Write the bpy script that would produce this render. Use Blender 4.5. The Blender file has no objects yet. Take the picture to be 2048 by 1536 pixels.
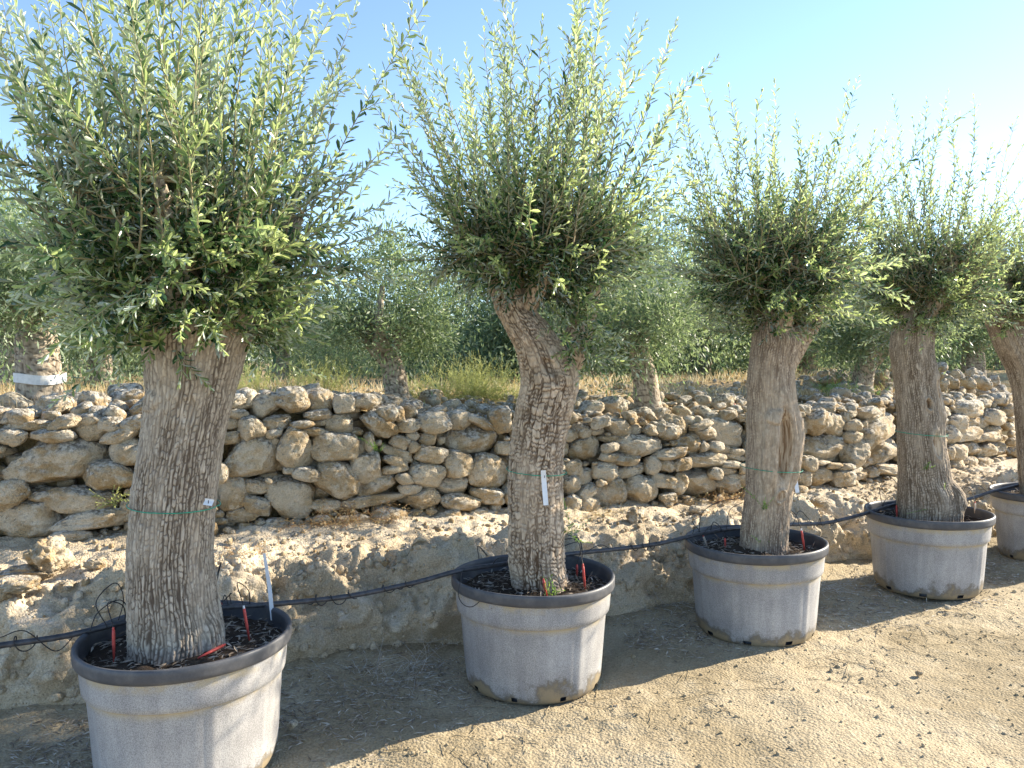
import bpy, bmesh, math
import numpy as np
from mathutils import Matrix, Vector

# ------------------------------------------------------------------ camera, sky, sun, exposure
sc = bpy.context.scene
COL = sc.collection
CAM_H, F_PX, PITCH, ROLL = 1.65, 1582.0, 0.0312, -0.007
SUN_AZ, SUN_EL = math.radians(24.0), math.radians(25.0)

cd = bpy.data.cameras.new('camera'); cam = bpy.data.objects.new('camera', cd); COL.objects.link(cam)
cd.sensor_width = 36.0; cd.lens = F_PX / 2048 * 36.0; cd.clip_start = 0.05; cd.clip_end = 2000
cam.matrix_world = (Matrix.Translation((0, 0, CAM_H)) @ Matrix.Rotation(math.pi / 2 - PITCH, 4, 'X')
                    @ Matrix.Rotation(ROLL, 4, 'Z'))
sc.camera = cam

w = bpy.data.worlds.new('World'); sc.world = w; w.use_nodes = True
nt = w.node_tree; bg = nt.nodes['Background']
sky = nt.nodes.new('ShaderNodeTexSky'); sky.sky_type = 'NISHITA'; sky.sun_disc = False
sky.sun_elevation = SUN_EL; sky.sun_rotation = math.pi / 2 - SUN_AZ
sky.air_density = 0.7; sky.dust_density = 0.1; sky.ozone_density = 1.6
nt.links.new(sky.outputs[0], bg.inputs[0]); bg.inputs[1].default_value = 0.102

sd = bpy.data.lights.new('sun', 'SUN'); so = bpy.data.objects.new('sun', sd); COL.objects.link(so)
sd.energy = 3.75; sd.angle = math.radians(0.55); sd.color = (1.0, 0.89, 0.72)
SUN_DIR = Vector((math.cos(SUN_EL) * math.cos(SUN_AZ), math.cos(SUN_EL) * math.sin(SUN_AZ), math.sin(SUN_EL)))
so.rotation_euler = SUN_DIR.to_track_quat('Z', 'Y').to_euler(); so.location = (12, 6, 12)

vs = sc.view_settings
sc.display_settings.display_device = 'sRGB'
vs.view_transform = 'Standard'; vs.look = 'None'; vs.gamma = 1; vs.use_curve_mapping = False
vs.exposure = 1.93
sc.cycles.use_denoising = True
sc.cycles.max_bounces = 8; sc.cycles.transparent_max_bounces = 8

# ------------------------------------------------------------------ maths helpers
def ray(u, v):
    a, b = u - 1024, v - 768; cr, sr = math.cos(ROLL), math.sin(ROLL)
    x, y = a * cr + b * sr, -a * sr + b * cr
    xc, yc = x / F_PX, -y / F_PX; c, s = math.cos(PITCH), math.sin(PITCH)
    return np.array([xc, c + yc * s, yc * c - s])
def at_z(u, v, z=0.0):
    d = ray(u, v); return np.array([0, 0, CAM_H]) + d * ((z - CAM_H) / d[2])
def at_y(u, v, y):
    d = ray(u, v); return np.array([0, 0, CAM_H]) + d * (y / d[1])

def hsh(i, j, k, seed):
    h = (i.astype(np.int64) * 374761393 + j.astype(np.int64) * 668265263 + k.astype(np.int64) * 2147483647 + seed * 1274126177) & 0xFFFFFFFF
    h = ((h ^ (h >> 13)) * 1274126177) & 0xFFFFFFFF
    h = ((h ^ (h >> 16)) * 2246822519) & 0xFFFFFFFF
    return ((h ^ (h >> 15)) & 0xFFFFFF) / float(0xFFFFFF)
def noise3(P, seed=0):
    I = np.floor(P).astype(np.int64); f = P - I; f = f * f * (3 - 2 * f); r = 0
    for a in (0, 1):
        wa = f[:, 0] if a else 1 - f[:, 0]
        for b in (0, 1):
            wb = wa * (f[:, 1] if b else 1 - f[:, 1])
            for c in (0, 1):
                r = r + wb * (f[:, 2] if c else 1 - f[:, 2]) * hsh(I[:, 0] + a, I[:, 1] + b, I[:, 2] + c, seed)
    return r * 2 - 1
def fbm(P, oct=4, seed=0, gain=0.5):
    P = np.asarray(P, float); r = np.zeros(len(P)); a = 1.0
    for o in range(oct):
        r += a * noise3(P * 2 ** o + 17.3 * o, seed + o); a *= gain
    return r
def worley(U, V, pu, seed):
    """cellular noise on a sheet that wraps after pu cells in u: F1, F2, cell value"""
    iu, iv = np.floor(U).astype(np.int64), np.floor(V).astype(np.int64)
    f1 = np.full(U.shape, 9.0); f2 = f1.copy(); cid = np.zeros(U.shape); z = np.zeros_like(iu)
    for a in (-1, 0, 1):
        for b in (-1, 0, 1):
            cu, cv = iu + a, iv + b; cw = cu % pu
            d = np.hypot(cu + 0.15 + 0.7 * hsh(cw, cv, z, seed) - U, cv + 0.15 + 0.7 * hsh(cw, cv, z, seed + 7) - V)
            near = d < f1
            f2 = np.where(near, f1, np.minimum(f2, d)); cid = np.where(near, hsh(cw, cv, z, seed + 13), cid)
            f1 = np.where(near, d, f1)
    return f1, f2, cid
def sstep(a, b, x):
    t = np.clip((x - a) / (b - a), 0, 1); return t * t * (3 - 2 * t)
def nrm(v):
    v = np.asarray(v, float); return v / (np.linalg.norm(v, axis=-1, keepdims=True) + 1e-12)

# ------------------------------------------------------------------ mesh helpers
def mesh(name, V, faces, mat=None, smooth=True, attrs=None, uv=None):
    """fast mesh from arrays; faces is a list of (M,k) index arrays"""
    V = np.asarray(V, np.float32); faces = [np.asarray(f, np.int32) for f in faces if len(f)]
    me = bpy.data.meshes.new(name); me.vertices.add(len(V)); me.vertices.foreach_set('co', V.ravel())
    loops = np.concatenate([f.ravel() for f in faces]); sizes = np.concatenate([np.full(len(f), f.shape[1], np.int32) for f in faces])
    me.loops.add(len(loops)); me.loops.foreach_set('vertex_index', loops)
    me.polygons.add(len(sizes)); me.polygons.foreach_set('loop_start', np.concatenate([[0], np.cumsum(sizes)[:-1]]).astype(np.int32))
    me.polygons.foreach_set('use_smooth', np.full(len(sizes), smooth))
    for k, a in (attrs or {}).items():
        at = me.attributes.new(k, 'FLOAT', 'POINT'); at.data.foreach_set('value', np.asarray(a, np.float32))
    me.update(calc_edges=True)
    if mat: me.materials.append(mat)
    return me
def link(name, me, parent=None, loc=None):
    o = bpy.data.objects.new(name, me); COL.objects.link(o)
    if loc is not None: o.location = loc
    if parent is not None: o.parent = parent
    return o
def tag(o, label=None, cat=None, group=None, kind=None):
    for k, v in (('label', label), ('category', cat), ('group', group), ('kind', kind)):
        if v: o[k] = v
    return o
def empty(name, loc, label, cat, group=None):
    o = bpy.data.objects.new(name, None); COL.objects.link(o); o.location = loc; o.empty_display_size = 0.1
    return tag(o, label, cat, group)
def copy_tree(o, parent=None):
    c = o.copy(); COL.objects.link(c); c.parent = parent
    for ch in o.children: copy_tree(ch, c)
    return c
def grid_faces(nu, nv, wrap=False):
    a = np.arange(nu if wrap else nu - 1); b = np.arange(nv - 1); A, B = np.meshgrid(a, b, indexing='ij'); A2 = (A + 1) % nu
    return np.stack([A * nv + B, A2 * nv + B, A2 * nv + B + 1, A * nv + B + 1], -1).reshape(-1, 4)
class Bag:
    """collects pieces into one mesh"""
    def __init__(s): s.V = []; s.F = {}; s.n = 0; s.A = []
    def add(s, V, *faces, val=0.0):
        for f in faces:
            f = np.asarray(f); s.F.setdefault(f.shape[1], []).append(f + s.n)
        s.V.append(np.asarray(V, float)); s.A.append(np.broadcast_to(np.asarray(val, float), (len(V),))); s.n += len(V)
    def tube(s, P, R, n=6, val=0.0, cap=True):
        P = np.asarray(P, float); m = len(P); R = np.broadcast_to(np.asarray(R, float), (m,))
        T = nrm(np.gradient(P, axis=0)); ref = np.array([0, 0, 1.0]) if abs(T[:, 2]).mean() < 0.8 else np.array([1.0, 0, 0])
        A = nrm(np.cross(T, ref)); B = np.cross(T, A); th = np.arange(n) * 2 * math.pi / n
        V = (P[None] + R[None, :, None] * (np.cos(th)[:, None, None] * A[None] + np.sin(th)[:, None, None] * B[None])).reshape(-1, 3)
        fs = [grid_faces(n, m, True)[:, ::-1]]
        if cap: fs += [(np.arange(n) * m)[None, :], (np.arange(n)[::-1] * m + m - 1)[None, :]]
        s.add(V, *fs, val=val)
    def mesh(s, name, mat, smooth=True):
        return mesh(name, np.concatenate(s.V), [np.concatenate(f) for f in s.F.values()], mat, smooth, {'tint': np.concatenate(s.A)})
def smooth_path(P, n=40):
    """Catmull-Rom through points"""
    P = np.asarray(P, float); Q = np.vstack([2 * P[0] - P[1], P, 2 * P[-1] - P[-2]]); out = []
    per = max(2, n // (len(P) - 1))
    for i in range(1, len(Q) - 2):
        t = np.linspace(0, 1, per, endpoint=False)[:, None]; a, b, c, d = Q[i - 1:i + 3]
        out.append(0.5 * (2 * b + (c - a) * t + (2 * a - 5 * b + 4 * c - d) * t ** 2 + (3 * b - a - 3 * c + d) * t ** 3))
    return np.vstack(out + [P[-1:]])
def lathe(prof, n):
    prof = np.asarray(prof, float); th = np.arange(n) * 2 * math.pi / n
    V = np.stack([np.cos(th)[:, None] * prof[None, :, 0], np.sin(th)[:, None] * prof[None, :, 0], np.broadcast_to(prof[None, :, 1], (n, len(prof)))], -1)
    return V.reshape(-1, 3), grid_faces(n, len(prof), True)

# ------------------------------------------------------------------ materials
class Mat:
    def __init__(s, name, rough=0.9, spec=0.3):
        s.m = bpy.data.materials.new(name); s.m.use_nodes = True; s.nt = s.m.node_tree
        s.b = s.nt.nodes['Principled BSDF']; s.set(s.b.inputs['Roughness'], rough); s.set(s.b.inputs['Specular IOR Level'], spec)
        s.out = s.nt.nodes['Material Output']
    def set(s, sock, v):
        if isinstance(v, bpy.types.NodeSocket): s.nt.links.new(v, sock)
        elif isinstance(v, (tuple, list)) and len(v) == 3 and sock.type == 'RGBA': sock.default_value = (*v, 1)
        else: sock.default_value = v
    def n(s, typ, out=0, props=None, **kw):
        nd = s.nt.nodes.new('ShaderNode' + typ)
        for k, v in (props or {}).items(): setattr(nd, k, v)
        for k, v in kw.items():
            key = int(k[1:]) if k[0] == '_' and k[1:].isdigit() else k.replace('_', ' ')
            s.set(nd.inputs[key], v)
        return nd.outputs[out]
    def pos(s): return s.n('NewGeometry', 'Position')
    def obj(s): return s.n('TexCoord', 'Object')
    def attr(s, name): return s.n('Attribute', 'Fac', {'attribute_name': name})
    def noise(s, scale, vec=None, detail=4, rough=0.55, out=0):
        return s.n('TexNoise', out, Scale=scale, Detail=detail, Roughness=rough, Vector=vec if vec is not None else s.pos())
    def vor(s, scale, vec=None, feature='F1', out=0):
        return s.n('TexVoronoi', out, {'feature': feature}, Scale=scale, Vector=vec if vec is not None else s.pos())
    def rng(s, x, a, b, c=0.0, d=1.0): return s.n('MapRange', 0, {'interpolation_type': 'SMOOTHSTEP'}, _0=x, _1=a, _2=b, _3=c, _4=d)
    def mix(s, f, a, b):
        nd = s.nt.nodes.new('ShaderNodeMix'); nd.data_type = 'RGBA'
        s.set(nd.inputs[0], f); s.set(nd.inputs[6], a); s.set(nd.inputs[7], b); return nd.outputs[2]
    def mul(s, f, a, b):
        nd = s.nt.nodes.new('ShaderNodeMix'); nd.data_type = 'RGBA'; nd.blend_type = 'MULTIPLY'
        s.set(nd.inputs[0], f); s.set(nd.inputs[6], a); s.set(nd.inputs[7], b); return nd.outputs[2]
    def math(s, op, a, b=0.0): return s.n('Math', 0, {'operation': op}, _0=a, _1=b)
    def col(s, c): s.set(s.b.inputs['Base Color'], c); return s
    def bump(s, h, strength=0.5, dist=0.01): s.set(s.b.inputs['Normal'], s.n('Bump', 0, Strength=strength, Distance=dist, Height=h)); return s

def plain(name, c, rough=0.6, spec=0.4, var=0.25):
    m = Mat(name, rough, spec); k = m.noise(40, m.obj())
    m.col(m.mix(m.rng(k, 0.3, 0.7), tuple(x * (1 - var) for x in c), tuple(min(1, x * (1 + var)) for x in c)))
    return m.m

def soil_mat(name, a, b, pale, scale=1.0, stone=0.35):
    m = Mat(name, 0.95, 0.15); P = m.pos()
    big = m.noise(0.9 * scale, P, 5); mid = m.noise(7 * scale, P, 6, 0.65); fine = m.noise(90 * scale, P, 3, 0.7)
    c = m.mix(m.rng(big, 0.40, 0.60), a, b)
    c = m.mix(m.rng(mid, 0.5, 0.75, 0, 0.65), c, pale)
    v = m.vor(70 * scale, P); c = m.mul(0.55, c, m.mix(m.rng(fine, 0.3, 0.7), (0.45, 0.43, 0.4), (1.25, 1.22, 1.2)))
    c = m.mix(m.math('MULTIPLY', m.rng(v, 0.12, 0.22, 1, 0), m.rng(m.noise(23 * scale, P, 2), 0.5, 0.6, 0, stone)), c, pale)
    m.col(c)
    h = m.math('ADD', m.math('MULTIPLY', fine, 0.6), m.math('ADD', m.math('MULTIPLY', mid, 1.2), m.math('MULTIPLY', v, -0.5)))
    return m.bump(h, 0.7, 0.014).m
M_LANE = soil_mat('lane_soil', (0.33, 0.27, 0.17), (0.44, 0.37, 0.25), (0.50, 0.44, 0.32))
M_BANK = soil_mat('bank_soil', (0.50, 0.41, 0.28), (0.62, 0.53, 0.39), (0.74, 0.67, 0.55), 1.3, 0.7)
M_TERR = soil_mat('terrace_soil', (0.36, 0.26, 0.13), (0.46, 0.36, 0.19), (0.60, 0.52, 0.38))

def stone_mat():
    m = Mat('limestone', 0.92, 0.2); P = m.pos(); O = m.obj()
    rnd = m.n('ObjectInfo', 'Random')
    base = m.mix(m.rng(rnd, 0.0, 1.0), (0.58, 0.46, 0.295), (0.70, 0.60, 0.445))
    lo = m.noise(3.1, P, 3)
    base = m.mix(m.rng(lo, 0.42, 0.62), base, (0.45, 0.32, 0.17))
    base = m.mix(m.rng(m.noise(9, P, 6, 0.7), 0.46, 0.62, 0, 0.85), base, (0.70, 0.62, 0.48))
    up = m.n('SeparateXYZ', 2, Vector=m.n('NewGeometry', 'Normal'))
    hz = m.n('SeparateXYZ', 2, Vector=P)
    gl = m.math('ADD', m.math('MULTIPLY', up, 0.22), m.noise(6.5, P, 6, 0.7))
    gl = m.math('ADD', gl, m.math('MULTIPLY', hz, 0.12))
    base = m.mix(m.rng(gl, 0.66, 0.86, 0, 0.85), base, m.mix(m.rng(m.noise(35, P, 4), 0.4, 0.62), (0.17, 0.155, 0.125), (0.70, 0.66, 0.57)))
    pit = m.vor(48, m.n('VectorMath', 0, {'operation': 'ADD'}, _0=P, _1=m.n('VectorMath', 0, {'operation': 'SCALE'}, _0=m.noise(30, P, out=1), Scale=0.03)))
    fine = m.noise(120, P, 4, 0.7)
    m.col(m.mul(0.5, base, m.mix(m.rng(fine, 0.3, 0.7), (0.55, 0.53, 0.5), (1.2, 1.2, 1.2))))
    h = m.math('ADD', m.math('MULTIPLY', m.noise(28, P, 6, 0.7), 1.4), m.math('ADD', m.math('MULTIPLY', fine, 0.35), m.math('MULTIPLY', m.rng(pit, 0.0, 0.35), 0.5)))
    return m.bump(h, 1.0, 0.022).m
M_STONE = stone_mat()

def bark_mat(name, plate, plate2, crack, stain):
    m = Mat(name, 0.93, 0.15); P = m.obj(); k = m.attr('crack'); cid = m.attr('cell')
    c = m.mix(cid, plate, plate2)
    c = m.mix(m.rng(m.noise(3.0, P, 6, 0.65), 0.52, 0.74, 0, 0.6), c, stain)
    st = m.n('Mapping', 0, Vector=P, Scale=(60, 60, 14))
    fine = m.noise(1.0, st, 5, 0.7)
    c = m.mul(0.7, c, m.mix(m.rng(fine, 0.3, 0.7), (0.5, 0.48, 0.45), (1.3, 1.28, 1.25)))
    m.col(m.mix(k, c, crack))
    h = m.math('ADD', m.math('MULTIPLY', fine, 0.7), m.math('MULTIPLY', m.noise(170, P, 3), 0.3))
    return m.bump(h, 0.8, 0.006).m
M_BARK = [bark_mat('bark_grey', (0.41, 0.345, 0.265), (0.49, 0.425, 0.34), (0.12, 0.09, 0.065), (0.28, 0.225, 0.165)),
          bark_mat('bark_plated', (0.50, 0.395, 0.285), (0.60, 0.49, 0.37), (0.11, 0.07, 0.042), (0.42, 0.315, 0.21)),
          bark_mat('bark_smooth', (0.42, 0.33, 0.235), (0.52, 0.42, 0.31), (0.16, 0.11, 0.075), (0.27, 0.205, 0.14)),
          bark_mat('bark_brown', (0.39, 0.32, 0.24), (0.47, 0.395, 0.305), (0.125, 0.09, 0.06), (0.25, 0.19, 0.135))]
def twig_mat():
    m = Mat('twig_bark', 0.8, 0.2); c = m.mix(m.attr('tint'), (0.26, 0.19, 0.115), (0.40, 0.40, 0.22))
    return m.col(m.mul(0.5, c, m.mix(m.noise(60, m.obj()), (0.6, 0.6, 0.6), (1.3, 1.3, 1.3)))).m
M_TWIG = twig_mat()
def leaf_mat(name, dark, mid, fresh, under, rough=0.42, trans=0.32):
    m = Mat(name, rough, 0.5); t = m.attr('tint')
    top = m.mix(m.rng(t, 0.0, 0.75), dark, mid); top = m.mix(m.rng(t, 0.72, 1.0), top, fresh)
    und = m.mix(m.rng(t, 0.1, 0.9), tuple(x * 0.8 for x in under), under)
    c = m.mix(m.n('NewGeometry', 'Backfacing'), top, und)
    m.col(c)
    tr = m.n('BsdfTranslucent', 0, Color=m.mix(m.rng(t, 0.15, 0.75), tuple(x * 1.6 for x in dark), tuple(min(0.9, x * k_) for x, k_ in zip(fresh, (2.5, 2.45, 2.6)))))
    mx = m.nt.nodes.new('ShaderNodeMixShader'); mx.inputs[0].default_value = trans
    m.nt.links.new(m.b.outputs[0], mx.inputs[1]); m.nt.links.new(tr, mx.inputs[2]); m.nt.links.new(mx.outputs[0], m.out.inputs[0])
    return m.m
M_LEAF = leaf_mat('olive_leaf', (0.022, 0.066, 0.022), (0.10, 0.17, 0.058), (0.29, 0.35, 0.125), (0.55, 0.60, 0.52), 0.26, 0.37)
M_LEAF_FAR = leaf_mat('far_olive_leaf', (0.05, 0.095, 0.04), (0.12, 0.185, 0.075), (0.22, 0.285, 0.115), (0.24, 0.29, 0.18), 0.5, 0.30)
M_LEAF_DARK = leaf_mat('dark_tree_leaf', (0.035, 0.07, 0.03), (0.075, 0.125, 0.05), (0.14, 0.19, 0.08), (0.18, 0.23, 0.13), 0.5)
M_SHRUB = leaf_mat('shrub_leaf', (0.22, 0.26, 0.07), (0.33, 0.37, 0.10), (0.42, 0.44, 0.15), (0.36, 0.40, 0.16), 0.6)
M_GREEN = leaf_mat('fresh_leaf', (0.07, 0.15, 0.025), (0.13, 0.25, 0.04), (0.22, 0.34, 0.06), (0.17, 0.28, 0.08), 0.5)
M_DRY = leaf_mat('dry_grass', (0.42, 0.29, 0.12), (0.54, 0.40, 0.19), (0.62, 0.50, 0.27), (0.54, 0.41, 0.21), 0.8)
M_RUST = leaf_mat('dry_weed', (0.38, 0.19, 0.07), (0.52, 0.32, 0.14), (0.62, 0.45, 0.24), (0.5, 0.32, 0.15), 0.8)
M_LITTER = leaf_mat('dead_leaf', (0.17, 0.13, 0.09), (0.36, 0.30, 0.23), (0.60, 0.54, 0.45), (0.55, 0.52, 0.46), 0.75, 0.08)

def pot_mat():
    m = Mat('pot_plastic', 0.62, 0.35); O = m.obj(); z = m.n('SeparateXYZ', 2, Vector=O)
    ob = m.n('ObjectInfo', 'Random'); off = m.n('CombineXYZ', 0, X=m.math('MULTIPLY', ob, 37.0), Y=m.math('MULTIPLY', ob, 11.0))
    Q = m.n('VectorMath', 0, {'operation': 'ADD'}, _0=O, _1=off)
    sp = m.noise(260, Q, 2, 0.8); streak = m.noise(1.0, m.n('Mapping', 0, Vector=Q, Scale=(22, 22, 1.6)), 5, 0.6); big = m.noise(3.2, Q, 4)
    c = m.mix(m.rng(sp, 0.36, 0.62), (0.245, 0.238, 0.23), (0.43, 0.42, 0.405))
    c = m.mul(0.35, c, m.mix(m.rng(streak, 0.3, 0.7), (0.66, 0.66, 0.70), (1.2, 1.19, 1.16)))
    c = m.mul(0.5, c, m.mix(m.rng(big, 0.3, 0.7), (0.6, 0.6, 0.61), (1.25, 1.25, 1.25)))
    # dust caught under the collar and under the lip
    led = m.math('MULTIPLY', m.rng(z, 0.335, 0.372, 0, 1), m.rng(z, 0.374, 0.379, 1, 0))
    led2 = m.math('MULTIPLY', m.rng(z, 0.445, 0.475, 0, 1), m.rng(z, 0.494, 0.497, 1, 0))
    d = m.math('MULTIPLY', m.math('ADD', led, led2), m.rng(m.noise(9, Q, 5, 0.7), 0.35, 0.62, 0, 0.7))
    c = m.mix(d, c, (0.42, 0.34, 0.20))
    # splashed mud round the foot, with a ragged edge
    e = m.math('SUBTRACT', z, m.math('MULTIPLY', m.math('SUBTRACT', m.noise(4.2, Q, 9, 0.7), 0.44), 0.46))
    c = m.mix(m.rng(e, 0.02, 0.07, 0.85, 0), c, (0.12, 0.10, 0.07))
    c = m.mix(m.rng(e, -0.01, 0.04, 0.85, 0), c, (0.29, 0.23, 0.14))
    m.col(c); return m.bump(m.math('ADD', sp, m.math('MULTIPLY', streak, 0.4)), 0.25, 0.003).m
M_POT = pot_mat()
def rim_mat():
    m = Mat('rim_plastic', 0.48, 0.5); O = m.obj(); k = m.noise(7, O, 6, 0.65); f = m.noise(150, O, 3)
    c = m.mix(m.rng(k, 0.42, 0.75), (0.055, 0.058, 0.066), (0.13, 0.125, 0.12)); c = m.mul(0.4, c, m.mix(f, (0.6, 0.6, 0.6), (1.4, 1.4, 1.4)))
    m.set(m.b.inputs['Roughness'], m.rng(k, 0.3, 0.7, 0.4, 0.65)); m.col(c); return m.bump(f, 0.15, 0.002).m
M_RIM = rim_mat()
M_PIPE = plain('pipe_plastic', (0.045, 0.045, 0.05), 0.45, 0.5, 0.4)
M_TUBE = plain('tube_plastic', (0.02, 0.02, 0.022), 0.5, 0.4)
M_RED = plain('red_peg', (0.55, 0.075, 0.055), 0.5, 0.4)
M_PALEPEG = plain('pale_peg', (0.62, 0.50, 0.38), 0.7, 0.2)
M_WHITE = plain('white_plastic', (0.78, 0.79, 0.80), 0.45, 0.4, 0.05)
M_WIRE = plain('green_wire', (0.02, 0.30, 0.19), 0.45, 0.4)
M_INK = plain('ink', (0.03, 0.03, 0.035), 0.6, 0.2)
M_CLOTH = plain('white_bandage', (0.74, 0.74, 0.73), 0.9, 0.1, 0.08)
M_SOIL = soil_mat('potting_soil', (0.045, 0.034, 0.026), (0.075, 0.055, 0.04), (0.15, 0.115, 0.08), 3.0, 0.3)
M_WOUND = (lambda m: (m.col(m.mix(m.rng(m.noise(1, m.n('Mapping', 0, Vector=m.obj(), Scale=(70, 70, 6)), 5), 0.35, 0.65), (0.24, 0.15, 0.08), (0.58, 0.46, 0.32))), m.m)[1])(Mat('bare_wood', 0.85, 0.2))
M_DARKHOLE = plain('knot_hole', (0.03, 0.022, 0.016), 0.95, 0.1)

# ------------------------------------------------------------------ ground: lane, bank, terrace
TH = math.radians(27.0); TC, TS = math.cos(TH), math.sin(TH)
def sl(x, y): return x * TC + y * TS, -x * TS + y * TC
def xy(s, l): return s * TC - l * TS, s * TS + l * TC
BANK_S = np.array([-9, -3, -0.43, 0.26, 0.89, 1.73, 3.16, 5.17, 6.87, 12, 20]); BANK_L = np.array([4.4, 4.4, 4.38, 4.26, 4.28, 4.2, 4.22, 4.34, 4.3, 4.4, 4.5])
_wb = [at_z(u, v, z) for u, v, z in [(0, 1085, .62), (300, 1066, .62), (650, 1042, .60), (1000, 1022, .55), (1400, 1000, .5), (1700, 965, .5), (2048, 912, .5)]]
WALL = np.array([(-8.5, 3.5, .62), (-5.2, 4.0, .62)] + [tuple(p) for p in _wb] + [(9.5, 11.7, .5), (14, 15.0, .5)])
WA = np.concatenate([[0], np.cumsum(np.hypot(*np.diff(WALL[:, :2], axis=0).T))])
def wall_pt(a): return np.stack([np.interp(a, WA, WALL[:, k]) for k in range(3)], -1)
def wall_tan(a): return nrm((wall_pt(np.asarray(a) + .25) - wall_pt(np.asarray(a) - .25))[..., :2])
WS, WL = sl(WALL[:, 0], WALL[:, 1])
def hit_wall(u, v, back=0.0):
    """arc length, height and depth where a pixel's ray meets the wall face"""
    d = ray(u, v); best = None; p = np.array([0, 0, CAM_H])
    for i in range(len(WALL) - 1):
        A, B = WALL[i, :2].copy(), WALL[i + 1, :2].copy(); t = nrm(B - A); n = np.array([-t[1], t[0]]); A += n * back; B += n * back
        Mx = np.array([[d[0], A[0] - B[0]], [d[1], A[1] - B[1]]])
        if abs(np.linalg.det(Mx)) < 1e-9: continue
        k, q = np.linalg.solve(Mx, A)
        if k > 0 and -1e-6 <= q <= 1 + 1e-6: best = (WA[i] + q * (WA[i + 1] - WA[i]), CAM_H + d[2] * k, k)
    return best
_top = [hit_wall(u, v, .08) for u, v in [(0, 838), (200, 828), (450, 806), (650, 800), (850, 826), (1000, 832), (1200, 832), (1350, 846), (1450, 832), (1600, 812), (1700, 815), (1900, 797), (2040, 797)]]
TOP_A = np.array([0] + [t[0] for t in _top] + [WA[-1]]); TOP_Z = np.array([_top[0][1]] + [t[1] for t in _top] + [_top[-1][1]])
def wall_top(a): return np.interp(a, TOP_A, TOP_Z)

def lane_h(x, y):
    P = np.stack([x, y, np.zeros_like(x)], -1)
    s, l = sl(x, y)
    h = 0.022 * fbm(P * 0.9, 3, 3) + 0.010 * fbm(P * 5, 3, 5) + (0.0045 * np.maximum(fbm(P * 22, 3, 9), 0) + 0.003 * fbm(P * 55, 2, 11)) * (.35 + .9 * sstep(-.5, .5, fbm(P * 1.7, 2, 13)))
    return h + 0.05 * sstep(3.8, 4.4, l)
xs = np.concatenate([-np.geomspace(400, 3.3, 28), np.arange(-3.1, 5.6, 0.0165), np.geomspace(5.8, 400, 28)])
ys = np.concatenate([-np.geomspace(300, 1.5, 16), np.linspace(-1, 2.6, 12), np.arange(2.75, 8.2, 0.0185), np.geomspace(8.6, 420, 24)])
X, Y = np.meshgrid(xs, ys, indexing='ij'); x, y = X.ravel(), Y.ravel()
Z = lane_h(x, y); Z = np.where((np.abs(x) > 12) | (np.abs(y) > 14), -0.05, Z)
tag(link('ground', mesh('ground', np.stack([x, y, Z], -1), [grid_faces(len(xs), len(ys))], M_LANE)), kind='structure')

S = np.concatenate([np.linspace(-9, -2.4, 60), np.arange(-2.3, 8.6, 0.0165), np.linspace(8.7, 20, 90)]); NT = 120
tt = np.linspace(0, 1, NT)
lb = np.interp(S, BANK_S, BANK_L); lw = np.interp(S, WS, WL) + .12; hb = np.interp(S, WS, WALL[:, 2])
lb = lb + 0.09 * fbm(np.stack([S * 1.6, S * 0, S * 0], -1), 3, 21)
he = 0.86 * hb - 0.06 + 0.05 * fbm(np.stack([S * 1.3, S * 0 + 4, S * 0], -1), 3, 22)
kq = 0.5
SS, TT = np.meshgrid(S, tt, indexing='ij')
q1 = np.clip(TT / kq, 0, 1); q2 = np.clip((TT - kq) / (1 - kq), 0, 1)
LL = lb[:, None] - .06 + 0.30 * q1 ** 1.25 + (lw - lb - .24)[:, None] * q2
HH = -.03 + (he[:, None] + .03) * np.sin(q1 * math.pi / 2) ** 1.1 + (hb - he)[:, None] * q2 ** .8
bx, by = xy(SS, LL); P = np.stack([bx, by, HH], -1).reshape(-1, 3)
dS = np.gradient(P.reshape(len(S), NT, 3), axis=0); dT = np.gradient(P.reshape(len(S), NT, 3), axis=1)
Nn = nrm(np.cross(dS, dT)).reshape(-1, 3); Nn *= np.sign(Nn[:, 2:3] + 1e-9)
face = (sstep(0.02, .15, TT) * (1 - .80 * sstep(.5, .64, TT))).ravel()
rid = 1 - np.abs(noise3(P * np.array([2.6, 2.6, 1.7]), 31)) * 2
disp = 0.13 * face * fbm(P * 2.6, 3, 33) + 0.05 * face * np.abs(fbm(P * 4.5, 3, 36)) + 0.05 * face * rid * np.abs(noise3(P * 5, 37)) + 0.036 * fbm(P * 9, 4, 35, .62) * (.12 + face) + 0.012 * np.maximum(fbm(P * 32, 2, 39), -.2)
run = 1 - np.abs(noise3(P * np.array([7, 7, 2.2]), 131)); run2 = 1 - np.abs(noise3(P * np.array([16, 16, 9]), 133))
disp = disp + face * (.055 * (run ** 3 - .4) + .028 * (run2 ** 2 - .4)) + .05 * face * np.sign(noise3(P * 3.3, 137)) * np.abs(noise3(P * 3.3, 137)) ** .5
P = P + Nn * disp[:, None]
tag(link('bank', mesh('bank', P, [grid_faces(len(S), NT)], M_BANK)), kind='structure')
BANK_P = P.reshape(len(S), NT, 3)

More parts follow.
